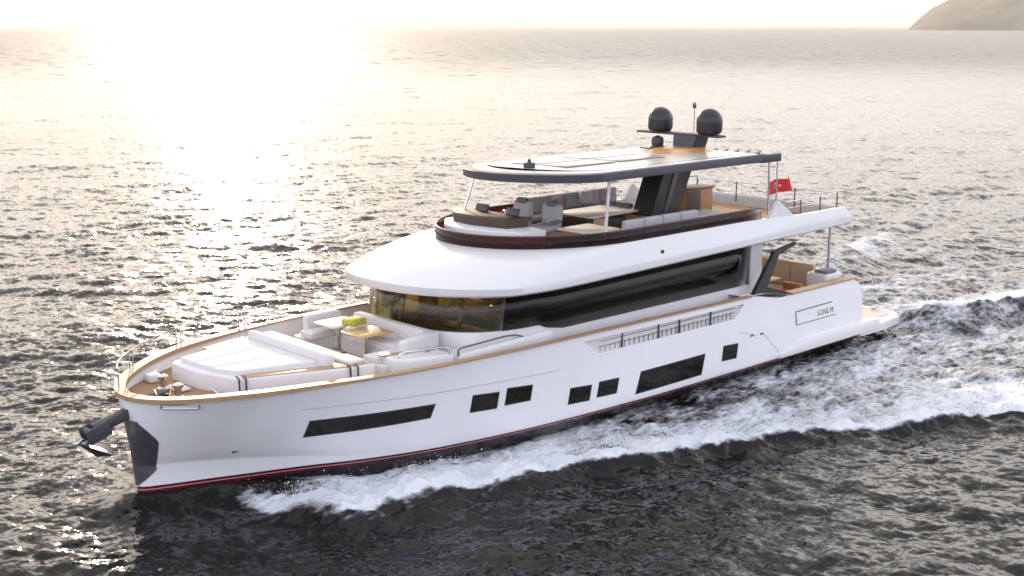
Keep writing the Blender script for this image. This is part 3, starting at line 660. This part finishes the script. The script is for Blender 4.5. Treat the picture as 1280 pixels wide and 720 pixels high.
# ---------------- flybridge furniture
q = MB(); q.prism([(16.2, -1.4), (16.35, -.6), (16.1, .5), (15.75, 1.25), (14.85, 1.25), (14.8, -2.3), (15.5, -2.2)], 4.37, 5.12, .05, 3); dash = q.build('dash_base', WHITE2, ud)
q = MB(); q.prism([(15.75, -1.5), (15.85, -.6), (15.6, .5), (14.9, .6), (14.86, -2.25), (15.3, -2.1)], 5.12, 5.40, .05, 3); q.build('helm_dash', DBROWN, dash)
q = MB(); q.lathe([(.17, -.012), (.185, 0), (.17, .012)], (0, 0, 0), 24); q.tube([(-.17, 0, 0), (.17, 0, 0)], .012, 6); o = q.build('helm_wheel', STEEL, dash); o.location = (14.72, -.55, 5.28); o.rotation_euler = (0, R(62), 0)
for y in (-1.2, .05):
    q = MB(); q.box((14.95, y, 5.47), (.06, .5, .22), .02, ry=R(-20)); q.build('helm_display', BLACK, dash)
def helm_chair(loc, label):
    t = thing('helm_chair', label, 'chair', loc, 0, 'helm chairs on the flybridge')
    q = MB(); q.lathe([(0, 0), (.26, 0), (.26, .03), (.06, .06), (.06, .42), (0, .42)], (0, 0, 0), 20); q.build('pedestal', STEEL, t)
    q = MB(); q.box((0, 0, .50), (.66, .72, .2), .09, seg=4); q.build('seat', GREYF, t)
    q = MB(); q.box((-.27, 0, .86), (.22, .74, .66), .105, ry=R(-8), seg=4); q.build('backrest', GREYF, t)
    q = MB(); q.box((-.25, 0, 1.17), (.2, .42, .18), .08, ry=R(-8), seg=3); q.build('headrest', DGREY, t)
    for s_ in (1, -1): q = MB(); q.box((-.02, s_*.38, .70), (.46, .12, .10), .045, seg=3); q.build('armrest', DGREY, t)
    return t
helm_chair((13.75, -1.05, 4.38), 'grey flybridge helm chair behind the dark dash, the one farther from the camera')
helm_chair((13.62, .02, 4.38), 'grey flybridge helm chair nearer the port coaming beside the cream table')
def table(name, label, loc, d, h, top, legm, cat='table'):
    t = thing(name, label, cat, loc)
    q = MB(); q.box((0, 0, .02), (d[0]*.45, d[1]*.45, .04), .01); q.box((0, 0, h/2), (.14, .14, h), .02); q.build('pedestal', legm, t)
    q = MB(); q.box((0, 0, h), (d[0], d[1], .06), .02); q.build('tabletop', top, t)
    return t
table('coffee_table', 'cream topped low table just inside the port coaming of the flybridge', (13.45, 1.55, 4.38), (1.25, 1.25), .62, TABLET, DWOOD)
pb = MB(); pb.box((9.55, .65, 4.66), (1.5, 1.15, .56), .04); pb.build('pylon_reflection_block', mat('gold_reflection_paint', (.42, .28, .07), .3, var=.25), py)  # added block, gold reflection at the pylon's foot put into its colour
table('dining_table', 'long cream flybridge dining table in front of the black pylon', (11.0, -.3, 4.38), (2.4, 1.5), .68, TABLET, DWOOD)
def bench(name, label, loc, L, rz, fab, back=.45, group=None, cat='sofa', trim=DWOOD, depth=.8):
    t = thing(name, label, cat, loc, rz, group)
    q = MB(); q.box((0, 0, .13), (L, depth, .26), .03); q.build('base', trim, t)
    n = max(2, round(L/.9)); w = L/n
    for k in range(n):
        q = MB(); q.box((-L/2+w*(k+.5), .06, .34), (w-.02, depth-.18, .16), .05, seg=3); q.build('seat_cushion', fab, t)
        q = MB(); q.box((-L/2+w*(k+.5), -depth/2+.12, .42+back/2), (w-.02, .2, back), .06, seg=3, rx=R(6)); q.build('back_cushion', fab, t)
    return t
bench('flybridge_sofa', 'grey flybridge sofa along the port coaming behind the white post', (11.5, 2.2, 4.38), 3.2, math.pi, GREYF, .5, 'sofas on the flybridge')
bench('flybridge_sofa', 'long grey sofa on the starboard side of the flybridge under the hardtop', (9.8, -2.35, 4.38), 4.2, 0, GREYF, .5, 'sofas on the flybridge')
bench('flybridge_sofa', 'short charcoal sofa athwart the flybridge just ahead of the pylon', (9.9+.2, -.7, 4.38), 1.3, R(-90), DGREY, .4, 'sofas on the flybridge')
t = thing('sun_lounge', 'cream cushioned lounge on a dark wood plinth beside the bar cabinet', 'lounge', (8.55, 1.75, 4.38))
q = MB(); q.box((0, 0, .2), (2.0, 1.5, .4), .03); q.build('plinth', DWOOD, t)
for x in (-.5, .5): q = MB(); q.box((x, 0, .48), (.97, 1.45, .16), .05, seg=3); q.build('cushion', CUSH, t)
t = thing('bar_cabinet', 'varnished wooden bar cabinet with a dark door aft of the pylon', 'cabinet', (7.4, .3, 4.38))
q = MB(); q.box((0, 0, .56), (1.35, .7, 1.12), .02); q.build('carcass', WOOD, t)
q = MB(); q.box((.30, .36, .58), (.68, .03, 1.0), .01); q.build('door', DBROWN, t)
q = MB(); q.box((0, 0, 1.14), (1.45, .8, .05), .015); q.build('worktop', DWOOD, t)
q = MB(); q.tube([(.55, -.2, 1.16), (.55, -.2, 1.45), (-.55, -.2, 1.45), (-.55, -.2, 1.16)], .015, 6); q.tube([(0, -.2, 1.16), (0, -.2, 1.45)], .015, 6); q.build('rail', DSTEEL, t)
for (x, y, z, m_, nm, lb, d) in ((12.35, .95, 4.88, TANF, 'cushion', 'tan scatter cushion beside the grey helm chairs', (.18, .45, .4)),
                             (9.3, -2.5, 5.05, CUSH, 'cushion', 'plump white scatter cushion on the starboard flybridge sofa', (.5, .22, .42)),
                             (10.6, -2.5, 5.02, TANF, 'cushion', 'beige scatter cushion on the starboard flybridge sofa', (.45, .2, .38))):
    c_ = thing(nm, lb, 'cushion', (x, y, z-.15), random.uniform(-.2, .2), 'scatter cushions aboard'); q = MB(); q.box((0, 0, d[2]/2), d, .07, seg=3); q.build('pad', m_, c_)

# ensign on the aft hardtop post
fl = thing('ensign_flag', 'red flag with a white crescent and star flying from the aft hardtop post', 'flag', (6.36, 2.52, 5.38))
def fw(u, v): return (-.04-1.2*u, -.02+.16*math.sin(u*9+.6+v*1.2)*u**.7, v*.42+.16*u*u+.03*math.sin(u*6))
q = MB(); q.loft([[fw(u, v) for u in np.linspace(0, 1, 25)] for v in np.linspace(0, 1, 9)], closed=False); fo = q.build('cloth', REDF, fl, ang=80)
md = fo.modifiers.new('thickness', 'SOLIDIFY'); md.thickness = .006; md.offset = 0
def emb(outline, holes=None):
    q = MB()
    for s_ in (1, -1):
        vs_ = []
        for (a, b) in outline: p = fw(a, b); vs_.append(q.bm.verts.new((p[0], p[1]+s_*.008, p[2])))
        q.bm.faces.new(vs_)
    return q
cx, cy, r0, r1 = .36, .5, .25, .20; asp = 1.32/.46
cres = [(cx+r0*math.cos(a)/asp, cy+r0*math.sin(a)) for a in np.linspace(R(35), R(325), 26)]+[(cx+.0625/asp+r1*math.cos(a)/asp, cy+r1*math.sin(a)) for a in np.linspace(R(318), R(42), 22)]
emb(cres).build('crescent', WHITEP, fo, recalc=False)
st = [(.515+(.125 if k % 2 == 0 else .05)*math.cos(math.pi+k*math.pi/5)/asp, .5+(.125 if k % 2 == 0 else .05)*math.sin(math.pi+k*math.pi/5)) for k in range(10)]
emb(st).build('star', WHITEP, fo, recalc=False)

# ---------------- cockpit furniture
t = bench('cockpit_sofa', 'tan sofa across the stern cockpit under the overhang', (2.95, 0, 1.35), 3.8, R(-90), TANF, .85, trim=WOOD, depth=.9)
table('cockpit_table', 'pale wooden table in the stern cockpit', (4.5, .2, 1.35), (1.3, 2.4), .9, mat('pale_wood', (.52, .36, .22), .4, var=.1), DWOOD)  # tabletop in one even pale wood tone
c_ = thing('cushion', 'red scatter cushion in the stern cockpit', 'cushion', (4.9, 2.2, 1.75), .3, 'scatter cushions aboard'); q = MB(); q.box((0, 0, .2), (.18, .42, .4), .06, seg=3); q.build('pad', REDF, c_)
t = thing('cockpit_armchair', 'tan cockpit armchair with a brown wicker back beside the table', 'armchair', (4.35, 2.0, 1.35))
q = MB(); q.box((0, 0, .22), (.8, .75, .44), .08, seg=3); q.build('seat', TANF, t)
q = MB(); q.box((-.34, 0, .62), (.16, .75, .5), .05, seg=3); q.build('backrest', WOOD, t)
for s_ in (1, -1): q = MB(); q.box((0, s_*.36, .5), (.78, .12, .2), .05, seg=3); q.build('armrest', WOOD, t)
t = thing('stern_seat', 'white moulded seat unit at the aft port corner of the cockpit', 'seat', (3.05, 2.55, 1.35))
q = MB(); q.box((0, 0, .6), (.95, .8, 1.2), .1, seg=3); q.build('moulding', WHITE2, t)
q = MB(); q.box((.1, .1, 1.24), (.6, .5, .1), .04, seg=3); q.build('pad', DGREY, t)

# ------------------------------------------------------------------ the sea
def ocean_tile(N, L, wind, wdir, amp, lmin, seed, spread=4):
    g = np.random.default_rng(seed)
    k = np.fft.fftfreq(N, L/N)*2*np.pi; KX, KY = np.meshgrid(k, k, indexing='ij'); K = np.hypot(KX, KY); K[0, 0] = 1
    Lw = wind**2/9.81
    c = (KX*math.cos(wdir)+KY*math.sin(wdir))/K
    P = np.exp(-1/(K*Lw)**2)/K**4*(np.abs(c)**spread*.85+.15)*np.exp(-(K*lmin)**2); P[0, 0] = 0
    h = np.sqrt(P)*(g.normal(size=(N, N))+1j*g.normal(size=(N, N)))
    z = np.fft.ifft2(h).real; sc = amp/z.std(); z *= sc
    dx = np.fft.ifft2(1j*KX/K*h).real*sc; dy = np.fft.ifft2(1j*KY/K*h).real*sc
    return L, N, z, dx, dy
def samp(tile, x, y, rot):
    L, N, *A = tile; c, s = math.cos(rot), math.sin(rot); u = (x*c+y*s)/L*N; v = (-x*s+y*c)/L*N
    i = np.floor(u).astype(int); j = np.floor(v).astype(int); fu = u-i; fv = v-j; i0, i1, j0, j1 = i % N, (i+1) % N, j % N, (j+1) % N
    o = [a[i0, j0]*(1-fu)*(1-fv)+a[i1, j0]*fu*(1-fv)+a[i0, j1]*(1-fu)*fv+a[i1, j1]*fu*fv for a in A]
    return o[0], o[1]*c-o[2]*s, o[1]*s+o[2]*c
WD = R(225)
T1 = ocean_tile(1024, 91., 2.05, WD, .028, .08, 3, 3)
T2 = ocean_tile(1024, 37., 1.7, WD+.5, .014, .02, 5, 2)
T3 = ocean_tile(1024, 760., 4.4, WD-.3, .06, 1.2, 9)

T4 = ocean_tile(512, 11.3, .95, WD+.25, .0065, .012, 21, 2)
def vnoise(x, y, s, seed):
    g = np.random.default_rng(seed); T = g.random((256, 256)); u, v = x/s, y/s
    i = np.floor(u).astype(int); j = np.floor(v).astype(int); fu = u-i; fv = v-j; fu = fu*fu*(3-2*fu); fv = fv*fv*(3-2*fv)
    a = lambda p, q_: T[(i+p) % 256, (j+q_) % 256]
    return (a(0, 0)*(1-fu)+a(1, 0)*fu)*(1-fv)+(a(0, 1)*(1-fu)+a(1, 1)*fu)*fv
def fbm(x, y, s, seed, n=4):
    o = 0; w = 0; a = 1.
    for k in range(n): o = o+a*vnoise(x, y, s/2**k, seed+k); w += a; a *= .55
    return o/w
def gs(s, w): return np.exp(-(s/w)**2)
def sstep(a, b, x): t = np.clip((x-a)/(b-a), 0, 1); return t*t*(3-2*t)
CX = np.array([-60, -30, -12, 0, 3, 6.5, 9, 12, 15, 18, 20, 22, 23.5, 24.5, 25.3, 26.2])
CY = np.array([40, 27, 18.6, 13.6, 12.2, 10.5, 8.7, 7.2, 6.15, 5.15, 4.55, 3.9, 3.45, 2.9, 2.1, .5])
def wake(x, y):
    ay = np.abs(y); z = np.zeros_like(x); foam = np.zeros_like(x)
    yc = np.interp(x, CX, CY)+(fbm(x, y*.3, 3.2, 40, 3)-.5)*.9+(fbm(x, y, 1.1, 60, 3)-.5)*.9+(fbm(x, y, .35, 65, 2)-.5)*.35
    s = ay-yc
    env = sstep(26.0, 23.0, x)*np.exp(-np.clip(16-x, 0, None)/45)
    lump = .65+.7*fbm(x, y, 1.3, 50, 3)
    Hc = .30*env*lump
    z += Hc*np.where(s > 0, gs(s, .55), gs(s, 1.3))-.10*env*gs(s+2.6, 1.2)-.08*env*gs(s-1.3, .9)
    fr_ = np.where(s > 0, 1-sstep(.0, .5, s), gs(s, 1.15))
    foam = np.maximum(foam, fr_*env*(.42+.50*lump))
    inn = (s < 0)*sstep(25.5, 22, x)
    den = .21+.52*fbm(x*.55, y*1.5, 2.2, 70, 4)+.20*gs(s+1.6, 1.4)+.10*sstep(12, 2, x)*gs(s, 5)
    foam = np.maximum(foam, inn*np.clip(den, 0, 1)*np.exp(-np.clip(-8-x, 0, None)/30))
    # water piled up along the stem and forward shoulders
    hb = sstep(27.6, 26.6, x)*sstep(20.0, 24.5, x)*np.exp(-((ay-np.interp(x, [20, 23.5, 25, 26.5], [2.5, 1.3, .6, 0]))/.8)**2); z += .33*hb
    # boat-side: spray sheet thrown out near the bow
    nb = sstep(25.4, 24.2, x)*sstep(14, 20, x)
    foam = np.maximum(foam, nb*gs(ay-yc+.7, 1.0)*.95)
    # stern wave: steep white ridge trailing from the platform's port corner, turbulent wash behind the transom
    yr = np.interp(x, [-40, -20, -9, -5, -2.5, -1.2], [13.5, 8.3, 4.9, 3.7, 3.0, 2.4])+(fbm(x, y*.2, 2.2, 90, 3)-.5)*.7
    s2 = ay-yr; e2 = sstep(-1.0, -3.0, x)*np.exp(-np.clip(-8-x, 0, None)/22)
    z += .48*e2*np.where(s2 > 0, gs(s2, .6), gs(s2, 1.2))*(.7+.6*fbm(x, y, 1.1, 95, 2))-.2*e2*gs(s2-1.5, .9)
    foam = np.maximum(foam, e2*np.where(s2 > 0, .85*(1-sstep(-.1, .35, s2)), .85*gs(s2, 2.2)))
    wash = (x < -.8)*np.exp(-(ay/(3.2+.07*np.clip(-x, 0, None)))**4)*np.exp(-np.clip(-x, 0, None)/55)
    foam = np.maximum(foam, wash*(.22+.55*fbm(x*.4, y, 1.6, 110, 4)))
    z += wash*.28*(fbm(x, y, 1.4, 120, 3)-.5)*np.exp(-np.clip(-x, 0, None)/25)
    foam = np.clip(foam, 0, 1)*np.where((y < -2)&(x > -12), .62, 1.)
    z += foam*((fbm(x, y, .8, 140, 4)-.5)*.55+(fbm(x, y, .25, 150, 2)-.5)*.16)*np.exp(-np.clip(-x, 0, None)/30)
    return z, foam
def inhull(x, y):
    return ((np.abs(y) < 3.0) & (x > -1.5) & (x < 24)).astype(float)
def sea_height(x, y, r):
    f1 = 1-sstep(120, 420, r); f2 = 1-sstep(60, 160, r)
    a = samp(T1, x, y, .35); b = samp(T2, x, y, -.5); c = samp(T3, x, y, .9); e = samp(T4, x, y, .15); f4 = 1-sstep(28, 75, r)
    near = 1-.75*np.exp(-((np.clip(np.abs(y)-2.8, 0, None))/1.2)**2)*sstep(-3, -1, x)*sstep(28, 26.5, x)
    ch = 1.15
    z = a[0]*f1+b[0]*f2+c[0]+e[0]*f4; dx = ch*(a[1]*f1+b[1]*f2+c[1]+.7*e[1]*f4); dy = ch*(a[2]*f1+b[2]*f2+c[2]+.7*e[2]*f4)
    return z*near, -dx*near, -dy*near
def build_sea():
    th0 = math.pi+math.atan2(-F.y, -F.x)
    dense = np.linspace(-R(30), R(30), 1500); lef = np.linspace(-math.pi, -R(30), 170)[:-1]; rig = np.linspace(R(30), math.pi, 170)[1:-1]
    ths = np.concatenate([lef, dense, rig]); base = math.atan2(F.y, F.x); ths = base+ths
    r = [9.]; 
    while r[-1] < 28000:
        rr_ = r[-1]; r.append(rr_+min(max(.045, rr_*rr_/(10.5*1246)*.62), rr_*.035))
    r = np.array(r); RR, TT = np.meshgrid(r, ths, indexing='ij')
    x = CAM.x+RR*np.cos(TT); y = CAM.y+RR*np.sin(TT)
    z, dx, dy = sea_height(x, y, RR); wz, fm = wake(x, y)
    flat = np.exp(-((x-10)/60)**2-((y)/40)**2)
    X, Y, Z = x+dx, y+dy, z+wz
    nr, nt = RR.shape; co = np.stack([X, Y, Z], -1).reshape(-1, 3)
    co = np.concatenate([co, [[CAM.x, CAM.y, 0]]])
    i = np.arange(nr-1)[:, None]; j = np.arange(nt)[None, :]; j2 = (j+1) % nt
    q = np.stack([np.broadcast_to(i*nt+j, (nr-1, nt)), np.broadcast_to((i+1)*nt+j, (nr-1, nt)), (i+1)*nt+j2, i*nt+j2], -1).reshape(-1, 4)
    tri = np.stack([np.full(nt, nr*nt), np.arange(nt), (np.arange(nt)+1) % nt], -1)
    me = bpy.data.meshes.new('sea'); nv = len(co); me.vertices.add(nv); me.vertices.foreach_set('co', co.astype(np.float32).ravel())
    nl = q.size+tri.size; me.loops.add(nl); me.loops.foreach_set('vertex_index', np.concatenate([q.ravel(), tri.ravel()]).astype(np.int32))
    nf = len(q)+len(tri); me.polygons.add(nf)
    me.polygons.foreach_set('loop_start', np.concatenate([np.arange(len(q))*4, q.size+np.arange(len(tri))*3]).astype(np.int32))
    me.polygons.foreach_set('use_smooth', np.ones(nf, bool)); me.update(calc_edges=True)
    at = me.attributes.new('foam', 'FLOAT', 'POINT'); at.data.foreach_set('value', np.concatenate([fm.ravel(), [0]]).astype(np.float32))
    fr = sstep(45, 480, RR); at = me.attributes.new('far', 'FLOAT', 'POINT'); at.data.foreach_set('value', np.concatenate([fr.ravel(), [0]]).astype(np.float32))
    o = bpy.data.objects.new('sea', me); COL.objects.link(o); o['kind'] = 'structure'; o['label'] = 'rippled open sea with white wake foam'
    return o
sea = build_sea()
FARR = .25
SL1, SL2, SL3, SL4 = .75, .5, .6, 1.2
def sea_mat():
    m = bpy.data.materials.new('sea_water'); m.use_nodes = True; n = m.node_tree.nodes; l = m.node_tree.links; p = n['Principled BSDF']
    p.inputs['Base Color'].default_value = (.002, .0032, .0027, 1); p.inputs['Roughness'].default_value = .09; p.inputs['IOR'].default_value = 1.333
    tc = n.new('ShaderNodeTexCoord')
    def noise(s, d, st=(1, 1, 1), rot=0., rough=.55):
        mp = n.new('ShaderNodeMapping'); mp.inputs['Scale'].default_value = st; mp.inputs['Rotation'].default_value = (0, 0, rot); l.new(tc.outputs['Object'], mp.inputs[0])
        t = n.new('ShaderNodeTexNoise'); t.inputs['Scale'].default_value = s; t.inputs['Detail'].default_value = d; t.inputs['Roughness'].default_value = rough; l.new(mp.outputs[0], t.inputs['Vector']); return t
    # ripples too small for the mesh: slopes added straight to the surface normal
    ge = n.new('ShaderNodeNewGeometry'); fa = n.new('ShaderNodeAttribute'); fa.attribute_name = 'far'
    def slope(t, k, src):
        v = n.new('ShaderNodeVectorMath'); v.operation = 'SUBTRACT'; v.inputs[1].default_value = (.5, .5, .5); l.new(t.outputs['Color'], v.inputs[0])
        w = n.new('ShaderNodeVectorMath'); w.operation = 'MULTIPLY'; w.inputs[1].default_value = (k, k, 0); l.new(v.outputs[0], w.inputs[0])
        if src is not None:
            sc = n.new('ShaderNodeVectorMath'); sc.operation = 'SCALE'; l.new(w.outputs[0], sc.inputs[0]); l.new(src, sc.inputs['Scale']); w = sc
        return w
    ro = n.new('ShaderNodeMath'); ro.operation = 'MULTIPLY_ADD'; ro.inputs[1].default_value = FARR; ro.inputs[2].default_value = .10; l.new(fa.outputs['Fac'], ro.inputs[0]); l.new(ro.outputs[0], p.inputs['Roughness'])   # waves too far off to mesh count as roughness
    nf = n.new('ShaderNodeMath'); nf.operation = 'MULTIPLY_ADD'; nf.inputs[1].default_value = -.75; nf.inputs[2].default_value = 1.; l.new(fa.outputs['Fac'], nf.inputs[0])
    s1 = slope(noise(2.6, 3, (1, .55, 1), -WD, .6), SL1, nf.outputs[0])
    s2 = slope(noise(.55, 4, (1, .5, 1), -WD+.3, .6), SL2, fa.outputs['Fac'])
    s4 = slope(noise(.24, 5, (1, .6, 1), -WD, .66), SL4, fa.outputs['Fac'])
    s3 = slope(noise(9., 3, (1, .6, 1), -WD+.5, .6), SL3, nf.outputs[0])
    a0 = n.new('ShaderNodeVectorMath'); a0.operation = 'ADD'; l.new(s1.outputs[0], a0.inputs[0]); l.new(s3.outputs[0], a0.inputs[1])
    a1 = n.new('ShaderNodeVectorMath'); a1.operation = 'ADD'; l.new(a0.outputs[0], a1.inputs[0]); l.new(s2.outputs[0], a1.inputs[1])
    a4 = n.new('ShaderNodeVectorMath'); a4.operation = 'ADD'; l.new(a1.outputs[0], a4.inputs[0]); l.new(s4.outputs[0], a4.inputs[1]); a1 = a4
    a2 = n.new('ShaderNodeVectorMath'); a2.operation = 'ADD'; l.new(a1.outputs[0], a2.inputs[0]); l.new(ge.outputs['Normal'], a2.inputs[1])
    nz = n.new('ShaderNodeVectorMath'); nz.operation = 'NORMALIZE'; l.new(a2.outputs[0], nz.inputs[0]); l.new(nz.outputs[0], p.inputs['Normal'])
    # foam: white water where the wake mask and a torn noise say so
    at = n.new('ShaderNodeAttribute'); at.attribute_name = 'foam'
    f1 = noise(1.5, 9, (.42, 1, 1), -.12, .70); f2 = noise(6., 6, (.5, 1, 1), -.12, .7)
    ad = n.new('ShaderNodeMath'); ad.operation = 'MULTIPLY_ADD'; ad.inputs[1].default_value = .75; l.new(f2.outputs['Fac'], ad.inputs[0]); l.new(f1.outputs['Fac'], ad.inputs[2])   # f1 + .45 f2 ~ .72 mean
    su = n.new('ShaderNodeMath'); su.operation = 'MULTIPLY_ADD'; su.inputs[1].default_value = .95; l.new(at.outputs['Fac'], su.inputs[0]); l.new(ad.outputs[0], su.inputs[2])
    mr = n.new('ShaderNodeMapRange'); mr.interpolation_type = 'SMOOTHSTEP'; mr.inputs['From Min'].default_value = 1.18; mr.inputs['From Max'].default_value = 1.66; l.new(su.outputs[0], mr.inputs['Value'])
    gt = n.new('ShaderNodeMath'); gt.operation = 'GREATER_THAN'; gt.inputs[1].default_value = .02; l.new(at.outputs['Fac'], gt.inputs[0])
    mu = n.new('ShaderNodeMath'); mu.operation = 'MULTIPLY'; l.new(mr.outputs[0], mu.inputs[0]); l.new(gt.outputs[0], mu.inputs[1])
    fp = n.new('ShaderNodeBsdfPrincipled'); fp.inputs['Base Color'].default_value = (.78, .81, .84, 1); fp.inputs['Roughness'].default_value = .7
    bf = n.new('ShaderNodeBump'); bf.inputs['Strength'].default_value = .9; bf.inputs['Distance'].default_value = .12; l.new(ad.outputs[0], bf.inputs['Height']); l.new(bf.outputs['Normal'], fp.inputs['Normal'])
    mi = n.new('ShaderNodeMixShader'); l.new(mu.outputs[0], mi.inputs[0]); l.new(p.outputs[0], mi.inputs[1]); l.new(fp.outputs[0], mi.inputs[2])
    l.new(mi.outputs[0], n['Material Output'].inputs[0]); return m
sea.data.materials.append(sea_mat())
# spray thrown up along the breaking crests
def spray():
    n = 16000; px_ = np.concatenate([rng.uniform(10, 24.8, n), rng.uniform(-9, 10, n//2), rng.uniform(-9, -1.5, n//3)])
    kind = np.concatenate([np.zeros(n), np.zeros(n//2), np.ones(n//3)])
    yc = np.where(kind > 0, np.interp(px_, [-9, -5, -2.5, -1.2], [4.9, 3.7, 3.0, 2.4]), np.interp(px_, CX, CY))
    py_ = yc+rng.normal(0, .38, len(px_))-.35; hz = np.abs(rng.normal(0, .12, len(px_)))*np.where(px_ > 16, 1.25, .7)
    wz, fo = wake(px_, py_); keep = (fo > .45)&(rng.random(len(px_)) < .35+.65*(fbm(px_, py_, .8, 170, 3) > .5)); px_, py_, hz, wz = px_[keep], py_[keep], hz[keep], wz[keep]
    rad = rng.uniform(.004, .011, len(px_))*(1+1.2*(rng.random(len(px_)) < .06))
    o6 = np.array([(1, 0, 0), (-1, 0, 0), (0, 1, 0), (0, -1, 0), (0, 0, 1), (0, 0, -1)], float); f8 = np.array([(0, 2, 4), (2, 1, 4), (1, 3, 4), (3, 0, 4), (2, 0, 5), (1, 2, 5), (3, 1, 5), (0, 3, 5)])
    c = np.stack([px_, py_, wz+hz+.04], -1); V = (c[:, None, :]+o6[None]*rad[:, None, None]*rng.uniform(.7, 1.6, (len(px_), 1, 3))).reshape(-1, 3)
    Fc = (f8[None]+np.arange(len(px_))[:, None, None]*6).reshape(-1, 3)
    me = bpy.data.meshes.new('spray'); me.from_pydata(V.tolist(), [], Fc.tolist()); me.polygons.foreach_set('use_smooth', [True]*len(Fc))
    o = bpy.data.objects.new('spray', me); COL.objects.link(o); me.materials.append(mat('spray_white', (.82, .84, .86), .6)); o['kind'] = 'stuff'; o['label'] = 'white spray flung up along the breaking bow wave'
spray()

# ------------------------------------------------------------------ the headland
def hill():
    D = 3300.
    dirv = lambda px: math.atan2(F.y, F.x)-math.atan((px-640)/1558.)
    a0, a1 = dirv(1125), dirv(1900)
    nx, ny = 160, 50; vs_, fs = [], []
    for j in range(ny):
        for i in range(nx):
            u, v = i/(nx-1), j/(ny-1); a = a0+(a1-a0)*u; rr_ = D+v*1500
            hgt = (150*(1-math.exp(-u*11)))*math.sin(math.pi*min(1, v*1.02))**.8
            if hgt < 0: hgt = 0
            x, y = CAM.x+rr_*math.cos(a), CAM.y+rr_*math.sin(a)
            vs_.append([x, y, hgt])
    V = np.array(vs_); nz = fbm(V[:, 0]+9000, V[:, 1]+9000, 260, 200, 6); n2 = fbm(V[:, 0]+9000, V[:, 1]+9000, 22, 230, 3)
    V[:, 2] = V[:, 2]*(.75+.5*nz)+np.where(V[:, 2] > 4, (n2-.5)*12, 0)-2
    for j in range(ny-1):
        for i in range(nx-1): k = j*nx+i; fs.append((k, k+1, k+nx+1, k+nx))
    me = bpy.data.meshes.new('hill'); me.from_pydata(V.tolist(), [], fs); o = bpy.data.objects.new('hill', me); COL.objects.link(o)
    me.polygons.foreach_set('use_smooth', [True]*len(me.polygons)); me.materials.append(mat('hill_scrub', (.09, .075, .045), .95, var=.75, scale=.012)); o['kind'] = 'structure'; o['label'] = 'hazy brown headland on the horizon'
hill()

# ------------------------------------------------------------------ the air
def haze():
    q = MB(); q.box((0, 0, 120), (58000, 58000, 246)); m_ = bpy.data.materials.new('haze_air'); m_.use_nodes = True; n = m_.node_tree.nodes; n.remove(n['Principled BSDF'])
    v = n.new('ShaderNodeVolumePrincipled'); v.inputs['Color'].default_value = (.97, .95, .92, 1); v.inputs['Density'].default_value = HAZE; v.inputs['Anisotropy'].default_value = .3
    m_.node_tree.links.new(v.outputs[0], n['Material Output'].inputs['Volume']); o = q.build('haze', m_); o['kind'] = 'stuff'; o['label'] = 'pale sea haze lying over the water'
HAZE = 1.1e-4
haze()
